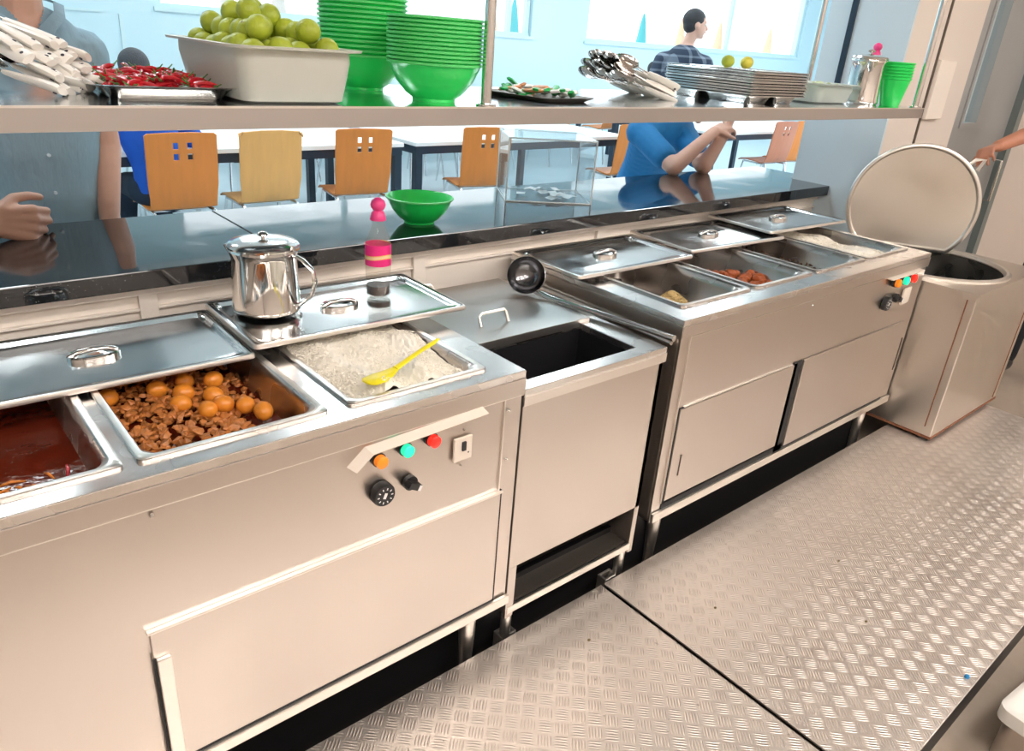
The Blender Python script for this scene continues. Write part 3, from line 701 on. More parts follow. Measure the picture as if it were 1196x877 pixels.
# yellow rice spoon
t = thing('rice_spoon', 'yellow plastic rice spoon lying on the white rice', 'spoon', (.75, 1.17, .745))
bm = B(); tube(bm, [(.728,1.156,.765),(.76,1.165,.772),(.80,1.174,.782),(.835,1.180,.790),(.850,1.183,.795)], [.008,.0065,.006,.0065,.003], 12, flat=.5); obj('handle', bm, M['yellow'], t)
bm = B(); tube(bm, [(.655,1.140,.758),(.662,1.142,.7585),(.685,1.147,.759),(.71,1.152,.761),(.732,1.157,.766)], [.012,.021,.022,.016,.008], 16, flat=.16); obj('blade', bm, M['yellow'], t)

# ---- lids
def make_lid(label, w=.53, d=.30):
    t = thing('pan_lid', label, 'lid', (0,0,0), 0, 'flat pan lids with oval grips')
    bm = B(); loft(bm, -w/2, w/2, -d/2, d/2, [(0,-.006,.012),(0,0,.012),(.004,.002,.012),(.016,.001,.016),(.022,-.0035,.018),(.028,-.0045,.02)], False, True, 5)
    obj('plate', bm, M['steel_lid'], t, local=True, solid=.0012)
    bm = B(); loft(bm, -w/2-.0006, w/2+.0006, -d/2-.0006, d/2+.0006, [(0,-.0065,.012),(-.0004,-.002,.012),(.0012,.0025,.012),(.0048,.0028,.012)], False, False, 5); obj('hem', bm, M['edge'], t, local=True)
    bm = B(); lathe(bm, [(1,-.0045),(1,.004),(.93,.0065),(.84,.003),(.74,-.0015),(.4,-.004),(0,-.0043)], seg=36, sx=.047, sy=.031); g = obj('grip_dish', bm, M['chrome'], t, local=True)
    bm = B(); tube(bm, [(-.042,0,.003),(-.025,0,.010),(0,0,.012),(.025,0,.010),(.042,0,.003)], .0055, 10); obj('grip_bar', bm, M['chrome'], g, local=True)
    bm = B(); ball(bm, (w/2-.022, d/2-.03, .001), (.006,.022,.004), 2); obj('corner_bead', bm, M['chrome2'], t, local=True)
    bm = B(); ball(bm, (-w/2+.022, d/2-.03, .001), (.006,.022,.004), 2); obj('corner_bead', bm, M['chrome2'], t, local=True)
    return t
L1 = make_lid('flat pan lid over the egg stew pan, left of the kettle'); L1.location = (.275, 1.528, .756); L1.rotation_euler = (.0, -.004, math.radians(-1.5))
dup(L1, (.803, 1.523, .771), (0, 0, math.radians(-1)), 'flat pan lid carrying the kettle and the pink-capped bottle')
dup(L1, (1.785, 1.582, .762), (0,0,math.radians(-.5)), 'flat pan lid nearest the big dark ladle, over the noodle pan')
dup(L1, (2.352, 1.594, .766), (0, .0, math.radians(-3)), 'flat pan lid in the middle of the far food warmer')
dup(L1, (2.826, 1.600, .782), (0, .0, math.radians(-2.5)), 'flat pan lid at the far right, touching the big round lid')

# ---- kettles
def kettle(label, loc, s=1.0, rz=0., wr=.074):
    t = thing('steel_kettle', label, 'kettle', loc, rz)
    R, Hh = wr*s, .146*s
    bm = B(); lathe(bm, [(0,0),(R*.96,0),(R*1.03,.006*s),(R*1.03,.012*s),(R,.018*s),(R*.97,Hh*.5),(R*.95,Hh*.85),(R*1.0,Hh*.93),(R*1.03,Hh*.96),(R*1.0,Hh),(R*.9,Hh)], seg=56); obj('body', bm, M['chrome'], t, local=True)
    bm = B(); lathe(bm, [(R*1.04,Hh),(R*1.05,Hh+.004*s),(R*.98,Hh+.010*s),(R*.6,Hh+.016*s),(0,Hh+.018*s)], seg=48); l = obj('lid', bm, M['chrome2'], t, local=True)
    bm = B(); lathe(bm, [(.004*s,Hh+.016*s),(.004*s,Hh+.022*s),(.011*s,Hh+.024*s),(.012*s,Hh+.028*s),(.008*s,Hh+.032*s),(0,Hh+.033*s)], seg=20); obj('knob', bm, M['cutlery'], l, local=True)
    bm = B(); tube(bm, [(R*.9,0,Hh*.93),(R*1.25,0,Hh*.86),(R*1.55,0,Hh*.72),(R*1.62,0,Hh*.55),(R*1.5,0,Hh*.32),(R*1.15,0,Hh*.16),(R*.95,0,Hh*.14)], [.008*s,.0085*s,.009*s,.0095*s,.009*s,.0085*s,.008*s], 10, flat=.45); obj('handle', bm, M['chrome2'], t, local=True)
    bm = B(); box(bm, R*.86, R*1.10, -.010*s, .010*s, Hh+.000*s, Hh+.012*s); tube(bm, [(R*1.06,-.012*s,Hh+.008*s),(R*1.06,.012*s,Hh+.008*s)], .004*s, 8); obj('hinge', bm, M['chrome2'], t, local=True)
    bm = B(); tube(bm, [(-R*.88,0,Hh*.74),(-R*1.02,0,Hh*.86),(-R*1.13,0,Hh*.985)], [.006*s,.013*s,.015*s], 12, flat=.8); obj('spout', bm, M['chrome'], t, local=True)
    return t
kettle('shiny stainless kettle with hinged lid standing on the pan lid', (.648, 1.572, .7735), 1.0, math.radians(-52))
kettle('taller stainless kettle on the right end of the hanging shelf', (2.975, 1.455, 1.24), 1.06, math.radians(35), .058)

# ---- bottles
def bottle(label, loc, s=1.0, dark=.13):
    t = thing('sauce_bottle', label, 'bottle', loc, 0)
    R = .029*s; K = .185*s
    bm = B(); lathe(bm, [(0,.002),(R*.9,0),(R*1.0,K*.03),(R*.97,K*.2),(R*1.02,K*.38),(R*1.02,K*.66),(R*.95,K*.72),(R*.6,K*.86),(R*.46,K*.92),(R*.46,K*.98)], seg=32); obj('body', bm, M['bottle'], t, local=True)
    bm = B(); lathe(bm, [(0,.003),(R*.86,.003),(R*.93,K*.04),(R*.92,K*dark),(0,K*dark)], seg=32); obj('sauce', bm, M['liquid'], t, local=True)
    bm = B(); lathe(bm, [(R*1.035,K*.40),(R*1.04,K*.41),(R*1.04,K*.655),(R*1.035,K*.665)], seg=40); obj('label_band', bm, M['label'], t, local=True)
    bm = B(); lathe(bm, [(R*.62,K*.955),(R*.64,K*.965),(R*.52,K*1.04),(R*.36,K*1.07),(R*.52,K*1.10),(R*.60,K*1.14),(R*.5,K*1.19),(R*.2,K*1.225),(0,K*1.23)], seg=28); obj('cap', bm, M['pink'], t, local=True)
bottle('near-empty clear sauce bottle with pink cap and pink label, on a pan lid', (.922, 1.545, .7735), 1.05)
bottle('pink-capped bottle of dark sauce beside the kettle on the hanging shelf', (3.085, 1.49, 1.24), .95, .38)

# ---- big ladle
t = thing('ladle', 'large dark steel ladle leaning between the well unit and the far food warmer', 'ladle', (1.45, 1.5, .69))
bm = B(); lathe(bm, [(.0,-.052),(.022,-.050),(.046,-.037),(.062,-.012),(.066,0),(.064,.001),(.060,-.012),(.044,-.034),(.020,-.047),(0,-.049)], seg=40)
bmesh.ops.scale(bm, vec=(.84,.84,.84), verts=bm.verts); bmesh.ops.rotate(bm, verts=bm.verts, cent=(0,0,0), matrix=Rz(math.radians(-42)) @ Rx(math.radians(60))); bmesh.ops.translate(bm, verts=bm.verts, vec=(1.405,1.535,.757)); obj('bowl', bm, M['ladle'], t)
bm = B(); tube(bm, [(1.425,1.505,.715),(1.437,1.455,.706),(1.455,1.36,.705),(1.497,1.15,.704),(1.512,1.07,.702)], [.006,.0075,.008,.008,.009], 12); obj('handle', bm, M['chrome2'], t)

# ============================================================ STEEL BIN
bx0, bx1, by0, by1 = 3.085, 3.80, .875, 1.535
t = thing('steel_bin', 'tall square stainless bin with a round opening, at the far end of the food warmers', 'bin', (3.44, 1.2, 0)); bn = t
bm = B(); box(bm, bx0, bx1, by0, by1, .02, .615); obj('body', bm, M['bin_steel'], t, False, .004)
bm = B(); box(bm, bx0-.003, bx0+.006, by0+.03, by0+.034, .06, .60); box(bm, bx1-.05, bx1-.047, by0-.003, by0, .03, .55); obj('seam', bm, M['rust'], t, False)
bm = B(); box(bm, bx0-.002, bx1+.002, by0-.002, by1, .012, .022); obj('base_edge', bm, M['rust'], t, False)
bm = B()
for x in (bx0+.03, bx1-.03): box(bm, x-.02, x+.02, by0+.01, by0+.05, 0, .014)
for x in (bx0+.03, bx1-.03): box(bm, x-.02, x+.02, by1-.06, by1-.02, FL, .014)
obj('foot', bm, M['black_rubber'], t, False)
# top with round hole
hc, hr = (3.42, 1.205), .300
bm = B(); n = 64
outer = []
for k in range(n):
    a = 2*PI*k/n; dx, dy = math.cos(a), math.sin(a)
    s = min(((bx1+.003-hc[0]) if dx > 0 else (hc[0]-bx0+.003))/max(abs(dx), 1e-6), ((by1+.003-hc[1]) if dy > 0 else (hc[1]-by0+.003))/max(abs(dy), 1e-6))
    outer.append((hc[0]+dx*s, hc[1]+dy*s))
o_ = [bm.verts.new((x, y, .627)) for x, y in outer]; i_ = [bm.verts.new((hc[0]+hr*math.cos(2*PI*k/n), hc[1]+hr*math.sin(2*PI*k/n), .627)) for k in range(n)]
o2 = [bm.verts.new((x, y, .600)) for x, y in outer]
for k in range(n):
    j = (k+1) % n; bm.faces.new((o_[k], o_[j], i_[j], i_[k])); bm.faces.new((o2[k], o2[j], o_[j], o_[k]))
obj('top', bm, M['bin_steel'], t, False)
bm = B(); lathe(bm, [(hr+.014,.627),(hr+.014,.634),(hr+.004,.640),(hr-.006,.638),(hr-.010,.62),(hr-.012,.625)], (*hc, 0), 64); obj('rim', bm, M['edge'], t)
bm = B(); lathe(bm, [(hr-.004,.636),(hr-.006,.6),(hr-.012,.6281-.0),(hr-.016,.6165)], (*hc, 0), 64); bm.free()
bm = B(); lathe(bm, [(hr-.006,.6285),(hr-.008,.6165)], (*hc, 0), 64); obj('collar', bm, M['dark_steel'], t)
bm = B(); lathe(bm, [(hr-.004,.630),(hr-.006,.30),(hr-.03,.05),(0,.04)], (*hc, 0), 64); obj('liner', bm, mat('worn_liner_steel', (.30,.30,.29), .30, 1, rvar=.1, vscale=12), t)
# body gets hollow: replace the solid body top by removing its upper face
bo = [k for k in kids(bn) if k.name.startswith('body')][0]
bmx = bmesh.new(); bmx.from_mesh(bo.data); 
top = [f for f in bmx.faces if f.normal.z > .9]; bmesh.ops.delete(bmx, geom=top, context='FACES'); bmx.to_mesh(bo.data); bmx.free()
# round lid held open
def lid_geom():
    a = math.radians(-60); ti = math.radians(-1); r = .257; cut = .70
    hd = Vector((math.cos(a), math.sin(a), 0)); nn = Vector((-hd.y, hd.x, 0)); up = Vector((0,0,1))*math.cos(ti) + nn*math.sin(ti)
    nr = hd.cross(up); nr = nr if nr.dot(Vector((-1,-.3,.5))) > 0 else -nr
    h = Vector((3.45, 1.345, .655)); c = h + up*r*cut
    return hd, up, nr, h, c, r, cut
hd, up, nr, hp, lc, lr, cut = lid_geom()
t = thing('round_lid', 'large round steel lid with a flat hinge side, held open above the bin', 'lid', tuple(hp))
def lid_ring(rad, off):
    out = []
    a0 = math.asin(cut)
    ts = [-a0 + (PI+2*a0)*k/48 for k in range(49)]
    for q in ts:
        out.append(lc + hd*rad*math.cos(q) + up*max(rad*math.sin(q), -lr*cut+(lr-rad)) + nr*off)
    return out
def lid_loft(bm, rings, cap0, cap1):
    R_ = [[bm.verts.new(p) for p in r] for r in rings]
    for x, y in zip(R_, R_[1:]):
        m = len(x)
        for k in range(m): bm.faces.new((x[k], x[(k+1)%m], y[(k+1)%m], y[k]))
    if cap0: bm.faces.new(R_[0])
    if cap1: bm.faces.new(R_[-1])
bm = B(); lid_loft(bm, [lid_ring(lr, -.022), lid_ring(lr+.002, -.004), lid_ring(lr-.002, .004), lid_ring(lr-.010, .004), lid_ring(lr-.016, -.002), lid_ring(lr-.03, -.003)], True, True)
obj('disc', bm, mat('dull_lid_steel', (.78,.73,.66), .36, 1, rvar=.08, vscale=5, var=.06, bump=.08, bscale=6), t, ang=35)
bm = B(); lid_loft(bm, [lid_ring(lr+.0035, -.010), lid_ring(lr+.004, .002), lid_ring(lr+.0, .006), lid_ring(lr-.008, .006)], False, False); obj('rim', bm, M['edge'], t, ang=60)
hl = lc + hd*lr*.66 + up*lr*.75 
bm = B(); tube(bm, [hl - nr*.01, hl + (hd*.66+up*.75)*.030 - nr*.012, hl + (hd*.66+up*.75)*.034+hd*.03 - nr*.012, hl + hd*.035 - nr*.01 - up*.02], .008, 8); obj('handle', bm, M['edge'], t)
bm = B(); tube(bm, [hp - hd*.035, hp + hd*.035], .010, 10); obj('hinge', bm, M['dark_steel'], t)

# ============================================================ GRANITE COUNTER
t = thing('granite_counter', 'long polished black granite counter between kitchen and dining hall', 'counter', (.9, 2.0, .80))
bm = B(); box(bm, -1.8, .775, 1.738, 2.25, .802, .846); obj('slab', bm, M['granite'], t, False, .003)
bm = B()
vs = [(.7765,1.738),(3.468,1.738),(3.468,1.94),(3.64,1.99),(3.64,2.25),(.7765,2.25)]
lo = [bm.verts.new((x, y, .802)) for x, y in vs]; hi = [bm.verts.new((x, y, .846)) for x, y in vs]
bm.faces.new(lo[::-1]); bm.faces.new(hi)
for k in range(6): bm.faces.new((lo[k], lo[(k+1)%6], hi[(k+1)%6], hi[k]))
obj('slab', bm, M['granite'], t, False, .003)

# ---- bowls
def bowl_mesh(r=.099, h=.078):
    bm = B(); n = 48
    lathe(bm, [(0,.004),(r*.40,.002),(r*.46,0),(r*.47,.006),(r*.62,.016),(r*.82,h*.50),(r*.93,h*.78),(r*.985,h*.93),(r*1.005,h*.95),(r*1.01,h*.985),(r*.99,h),(r*.965,h*.97),(r*.90,h*.75),(r*.78,h*.50),(r*.55,.020),(0,.012)], seg=n)
    return bm
t = thing('green_bowl', 'single green plastic bowl standing on the granite counter', 'bowl', (1.268, 1.885, .8465)); gb = t
bm = bowl_mesh()
obj('shell', bm, M['green'], t, local=True)
bm = B(); lathe(bm, [(.098,.0730),(.1015,.0735),(.1015,.0775),(.098,.0785)], seg=48); obj('rim', bm, mat('green_rim', (.10,.62,.17), .3), t, local=True)
for k in range(12):
    dup(gb, (.985, 1.418, 1.2402+k*.0078), (0,0,k*.7), ('%s green bowl in the short stack on the hanging shelf' % ('bottom' if k == 0 else 'topmost' if k == 11 else 'nested middle')), group='green bowls in the short stack')
for k in range(26):
    dup(gb, (.955, 1.665, 1.2402+k*.0098), (0,0,k*.5), ('bottom green bowl of the tall stack on the hanging shelf' if k == 0 else 'nested green bowl in the tall stack that runs out of the photo'), group='green bowls in the tall stack')
bm = B(); r = .055; lathe(bm, [(0,.003),(r*.6,0),(r*.64,.004),(r*.8,.05),(r*.96,.092),(r*1.02,.094),(r*1.02,.099),(r*.95,.097),(r*.76,.05),(r*.6,.008),(0,.007)], seg=36)
t = thing('green_cup', 'lowest green tumbler of the stack at the right end of the shelf', 'cup', (3.088, 1.392, 1.2402)); obj('shell', bm, M['green'], t, local=True)
for k in range(1, 6): dup(t, (3.088, 1.392, 1.2402+k*.011), 0, 'topmost green tumbler of the stack at the right end of the shelf' if k == 5 else 'nested green tumbler in the stack at the right end of the shelf', group='green tumblers')
t['group'] = 'green tumblers'

# ---- acrylic box with papers
bxl = Matrix.Rotation(math.radians(-32), 3, 'Z')
t = thing('acrylic_box', 'clear acrylic box with slips of paper inside, on the granite counter', 'box', (1.925, 2.052, .8465), math.radians(-32))
w, d, h = .155, .125, .215
bm = B()
for a in ((-w,w,-d,-d+.004,0,h),(-w,w,d-.004,d,0,h),(-w,-w+.004,-d+.004,d-.004,0,h),(w-.004,w,-d+.004,d-.004,0,h),(-w+.004,w-.004,-d+.004,d-.004,0,.004)): box(bm, *a)
obj('walls', bm, M['acrylic'], t, False, local=True)
bm = B(); box(bm, -w-.004, w+.004, -d-.004, d+.004, h, h+.005); obj('lid', bm, M['acrylic'], t, False, local=True)
M['acr_edge'] = mat('acrylic_edge', (.93,.97,.98), .3)
bm = B()
for sx in (-1, 1):
    for sy in (-1, 1): tube(bm, [(sx*w, sy*d, 0), (sx*w, sy*d, h)], .0028, 6)
for z in (.002, h+.002):
    tube(bm, [(-w,-d,z),(w,-d,z),(w,d,z),(-w,d,z),(-w,-d,z)], .0026, 6)
obj('edges', bm, M['acr_edge'], t, local=True)
for k in range(14):
    bm = B(); a, b = random.uniform(.015,.03), random.uniform(.01,.02); x, y = random.uniform(-.10,.10), random.uniform(-.08,.08)
    vs = [bm.verts.new(Rz(k*1.3) @ Vector(p)) for p in ((-a,-b,0),(0,-b,.006),(a,-b,.001),(a,b,.003),(0,b,.008),(-a,b,.002))]; bm.faces.new((vs[0],vs[1],vs[4],vs[5])); bm.faces.new((vs[1],vs[2],vs[3],vs[4]))
    lp = bxl @ Vector((x, y, 0)); o = obj('paper_slip', bm, M['paper'], None, False, solid=.0004); o.location = (1.925+lp.x, 2.052+lp.y, .853+k*.0012)
    tag(o, 'folded white paper slip lying in the clear acrylic box', 'paper', 'paper slips in the acrylic box')

# ============================================================ HANGING SHELF
SZ = 1.24
t = thing('hanging_shelf', 'long stainless shelf hung above the counters on steel posts', 'shelf', (.9, 1.55, SZ))
bm = B(); box(bm, -1.6, 3.19, 1.306, 1.82, SZ-.006, SZ); obj('board', bm, mat('shelf_steel', (.72,.74,.75), .13, 1, rvar=.06, vscale=7), t, False, .001)
bm = B(); box(bm, -1.6, 3.192, 1.302, 1.312, SZ-.037, SZ-.001); box(bm, 3.184, 3.192, 1.312, 1.82, SZ-.037, SZ-.001); box(bm, -1.6, 3.184, 1.812, 1.82, SZ-.037, SZ-.006); obj('edge', bm, mat('shelf_edge_steel', (.56,.53,.51), .36, 1), t, False, .0015)
bm = B(); box(bm, -1.6, 3.192, 1.3005, 1.3035, SZ-.003, SZ+.0005); obj('nosing', bm, M['edge'], t, False)
for x in (1.055, 3.16, -1.1):
    for y in (1.325, 1.79):
        bm = B(); tube(bm, [(x,y,SZ),(x,y,2.9)], .0115, 18); lathe(bm, [(.022,.0005),(.022,.004),(.012,.006)], (x,y,SZ), 20); obj('post', bm, M['chrome2'], t)

# ---- tub with limes
tcx, tcy = .632, 1.485
t = thing('plastic_tub', 'milky white plastic tub heaped with green limes', 'tub', (tcx, tcy, SZ+.0004))
bm = B(); w2, d2 = .098, .150
def tubm(bm, x0, x1, y0, y1, H_, fl, th=.003):
    loft(bm, x0, x1, y0, y1, [(fl+.01,0,.02),(fl,.004,.025),(fl*.3,H_*.8,.03),(.006,H_,.03),(-.012,H_+.002,.035),(-.013,H_+.006,.035),(.006,H_+.006,.03),(.010,H_-.004,.03),(fl+.004,.008,.022)], True, True, 6)
tubm(bm, -.112, .118, -.165, .165, .088, .018); obj('shell', bm, M['tub'], t, local=True)
bm = B(); vs = ball(bm, (0,0,0), (.0215,.0215,.0225), 3)
lm = thing('lime', 'lime', 'lime', (0,0,0), 0, 'limes in the plastic tub'); obj('fruit', bm, M['lime'], lm, local=True)
bm = B(); lathe(bm, [(0,.0222),(.002,.0225),(.003,.0212)], seg=8); obj('stem_scar', bm, M['stem'], lm, local=True)
rnd = random.Random(4); placed = []
def lime_at(x, y, z):
    global lm_used
    o = lm if not placed else dup(lm, (0,0,0))
    o.location = (tcx+x, tcy+y, SZ+z); o.rotation_euler = (rnd.uniform(-2,2), rnd.uniform(-2,2), rnd.uniform(0,6)); placed.append(o); return o
S_ = .045
layers = [(.052, [(ix*S_*1.0-.068, iy*S_-.115) for ix in range(4) for iy in range(6)]),
          (.087, [(ix*S_-.068, iy*S_-.125) for ix in range(4) for iy in range(7)]),
          (.117, [(ix*S_-.045, iy*S_-.105) for ix in range(3) for iy in range(6)]),
          (.146, [(-.03,-.02),(.018,.012),(-.028,.058),(.02,.088)])]
nm = ['in the hidden bottom layer', 'in the layer level with the tub rim', 'in the second layer of the heap', 'in the upper layer of the heap', 'at the very top of the heap']
for li, (z, pts) in enumerate(layers):
    for q, (x, y) in enumerate(pts):
        if li == 2 and rnd.random() < .12: continue
        o = lime_at(x+rnd.uniform(-.007,.007), y+rnd.uniform(-.007,.007), z+rnd.uniform(-.006,.005))
        o['label'] = 'green lime %s in the milky plastic tub' % nm[li]

# ---- chili tray
t = thing('chili_tray', 'shallow steel tray of red chilies, between the cutlery heap and the lime tub', 'tray', (.44, 1.53, SZ+.0004), math.radians(-4))
bm = B(); loft(bm, -.115, .115, -.155, .155, [(.025,0,.02),(.010,.016,.025),(-.002,.019,.03),(-.006,.022,.03),(-.002,.0225,.03),(.012,.018,.025),(.027,.003,.02)], True, True); obj('tray_body', bm, M['chrome2'], t, local=True)
bm = B(); tube(bm, [(-.026,0,0),(-.014,0,.003),(0,0,.004),(.012,.001,.002),(.021,.003,0)], [.0008,.0032,.0042,.0045,.002], 7)
ch = thing('red_chili', 'small red chili in the heap on the steel tray', 'chili', (0,0,0), 0, 'red chilies on the steel tray'); obj('pod', bm, M['chili'], ch, local=True)
bm = B(); tube(bm, [(.020,.003,0),(.026,.004,.002),(.033,.003,.006)], [.0026,.0012,.001], 6); obj('stalk', bm, M['chili_g'], ch, local=True)
rnd = random.Random(9)
for k in range(150):
    x, y = rnd.uniform(-.078,.078), rnd.uniform(-.125,.125); z = .014+rnd.uniform(0,.020)*(1-(abs(x)/.11)**2)
    v = Rz(math.radians(-4)) @ Vector((x, y, 0)); loc = (.44+v.x, 1.53+v.y, SZ+z)
    rot = (rnd.uniform(-.5,.5), rnd.uniform(-.3,.3), rnd.uniform(0,6.28))
    if k == 0: ch.location = loc; ch.rotation_euler = rot
    else: dup(ch, loc, rot)

# ---- cutlery
def knife_spoon(label, group):
    t = thing('serving_spoon', label, 'spoon', (0,0,0), 0, group)
    bm = B(); tube(bm, [(0,0,0),(.02,0,0),(.06,0,.001),(.094,0,.001),(.104,0,0)], [.0075,.0105,.013,.0145,.012], 10, flat=.5); h = obj('handle', bm, M['white_pl'], t, local=True)
    bm = B(); tube(bm, [(.093,0,-.0078),(.093,0,.0084)], .0030, 10); obj('hang_hole', bm, M['hole'], h, local=True)
    bm = B(); tube(bm, [(.004,0,0),(-.02,0,0),(-.045,0,.002)], [.004,.0026,.0028], 8, flat=.5)
    n0 = len(bm.verts); lathe(bm, [(0,-.009),(.5,-.0075),(.85,-.003),(1,.001),(.98,.002),(.82,-.0015),(.5,-.006),(0,-.0075)], seg=20, sx=1, sy=1)
    vs = [v for i, v in enumerate(bm.verts) if i >= n0]
    for v in vs: v.co.x = v.co.x*.038-.074; v.co.y *= .026
    obj('bowl', bm, M['cutlery'], t, local=True)
    return t
sp = knife_spoon('white-handled spoon in the cutlery heap at the left end of the shelf', 'white-handled spoons at the left end')
rnd = random.Random(31)
heads = []
for k in range(22):
    row = k // 6; i = k % 6
    x, y, z = .218+.018*i+rnd.uniform(-.006,.006)-.006*row, 1.50+.026*i+rnd.uniform(-.01,.01)+.02*row, SZ+.014+row*.021+rnd.uniform(0,.004)
    yaw = math.radians(-58+rnd.uniform(-14,14)); pit = math.radians(14+rnd.uniform(-5,9)); roll = rnd.uniform(-.6,.6)
    m = (Matrix.Rotation(yaw, 4, 'Z') @ Matrix.Rotation(pit, 4, 'Y') @ Matrix.Rotation(roll, 4, 'X')).to_euler()
    z += .002+.022*math.sin(pit)*3
    loc = (x, y, z)
    if k == 0: sp.location = loc; sp.rotation_euler = m
    else: dup(sp, loc, tuple(m))
sp2 = dup(sp, (0,0,0), (0,0,0), 'white-handled spoon in the cutlery heap right of the middle post', group='white-handled spoons right of the post')
first = True
for k in range(26):
    row = k // 9; i = k % 9
    yaw = math.radians(-30+rnd.uniform(-12,12)); pit = math.radians(17+row*3+rnd.uniform(-3,3)); roll = rnd.uniform(-.7,.7)
    x, y = 1.80+.012*i+rnd.uniform(-.008,.008)+.004*row, 1.53+.027*i+rnd.uniform(-.008,.008); z = SZ+.030+row*.020
    m = (Matrix.Rotation(yaw, 4, 'Z') @ Matrix.Rotation(pit, 4, 'Y') @ Matrix.Rotation(roll, 4, 'X')).to_euler()
    if first: sp2.location = (x, y, z); sp2.rotation_euler = m; first = False
    else: dup(sp2, (x, y, z), tuple(m))

# ---- wrapped sweets tray
t = thing('wrapper_tray', 'low dark tray under the green and white packets, just right of the middle post', 'tray', (1.36, 1.50, SZ+.0004), .1)
bm = B(); loft(bm, -.10, .10, -.12, .12, [(.02,0,.02),(.006,.008,.02),(0,.011,.02),(.004,.011,.02),(.022,.002,.02)], True, True); obj('tray_body', bm, M['dark_steel'], t, local=True)
rnd = random.Random(14); pk = {}
for k in range(34):
    kind = ('wrap_g', 'paper', 'wrap_o', 'wrap_g')[k % 4]
    if kind not in pk:
        bm = B(); w_, d_, h_ = .030, .010, .004
        loft(bm, -w_, w_, -d_, d_, [(.004,-h_,.004),(0,0,.004),(.004,h_,.004)], True, True, 2)
        for v in bm.verts: v.co.z += .002*math.sin(v.co.x*200); v.co.y *= 1-.35*(abs(v.co.x)/w_)**6
        o = obj('packet', bm, M[kind]); pk[kind] = o
    else: o = pk[kind].copy(); C.objects.link(o)
    x, y = rnd.uniform(-.075,.075), rnd.uniform(-.09,.09)
    o.location = (1.36+x, 1.50+y, SZ+.014+rnd.uniform(0,.022)*(1-abs(x)/.1)); o.rotation_euler = (rnd.uniform(-.4,.4), rnd.uniform(-.3,.3), rnd.uniform(0,6.28))
    cn = {'wrap_g':'green','paper':'white','wrap_o':'orange'}[kind]
    tag(o, 'small %s wrapped packet in the heap on the low dark tray' % cn, 'packet', '%s packets on the low tray' % cn)

# ---- compartment trays
t = thing('mess_tray', 'bottom stainless compartment tray of the stack on the shelf', 'tray', (2.275, 1.545, SZ+.0215), 0, 'stacked compartment trays'); tr0 = t
bm = B(); X0, X1, Y0, Y1 = -.155, .155, -.17, .17
holes = [(X0+.015, -.008, Y0+.015, .02), (.008, X1-.015, Y0+.015, .02), (X0+.015, -.055, .035, Y1-.015), (-.045, .05, .035, Y1-.015), (.06, X1-.015, .035, Y1-.015)]
holed(bm, X0, X1, Y0, Y1, .008, .0095, holes); 
for h_ in holes: loft(bm, *h_, [(0,.009,.003),(.006,-.004,.012),(.012,-.021,.015),(.018,-.0212,.012)], False, True, 3)
loft(bm, X0, X1, Y0, Y1, [(.001,.0085,.012),(-.003,.004,.014),(-.003,.0025,.014),(-.001,.0025,.014)], False, False, 3)
obj('tray_body', bm, M['steel_lid'], t, local=True, ang=30, solid=.0008)
for k in range(1, 9): dup(tr0, (2.275+random.uniform(-.003,.003), 1.545+random.uniform(-.003,.003), SZ+.0215+k*.0082), random.uniform(-.01,.01), 'topmost stainless compartment tray, with citrus on it' if k == 8 else 'stainless compartment tray inside the stack on the shelf')
for k, (x, y, m, lb) in enumerate(((2.235, 1.56, 'lime', 'green lime on top of the compartment tray stack'), (2.305, 1.535, 'lemon', 'yellow lemon on top of the compartment tray stack'))):
    o = thing('lime' if k == 0 else 'lemon', lb, 'fruit', (x, y, SZ+.0215+8*.0082+.0095+.018)); bm = B(); ball(bm, (0,0,0), (.024,.020,.0195), 3); obj('fruit', bm, M[m], o, local=True)
    bm = B(); ball(bm, (.024,0,0), (.004,.005,.005), 2); obj('tip', bm, M[m], o, local=True)
# ---- second tub with green leaves
t = thing('plastic_tub', 'frosted clear tub of pale green vegetables, left of the shelf kettle', 'tub', (2.72, 1.50, SZ+.0004))
bm = B(); tubm(bm, -.125, .125, -.09, .09, .060, .014); obj('shell', bm, M['tub2'], t, local=True)
bm = B(); rnd = random.Random(77)
for k in range(90):
    ball(bm, (2.72+rnd.uniform(-.095,.095), 1.50+rnd.uniform(-.06,.06), SZ+.018+rnd.uniform(0,.045)), (rnd.uniform(.010,.02), rnd.uniform(.008,.014), rnd.uniform(.005,.010)), 1, Rz(rnd.uniform(0,6)) @ Rx(rnd.uniform(-.7,.7)))
tag(obj('chopped_vegetables', bm, mat('pale_green_vegetable', (.55,.62,.36), .5, var=.4, vscale=50)), 'chopped pale green vegetables in the frosted tub', 'vegetables', kind='stuff')

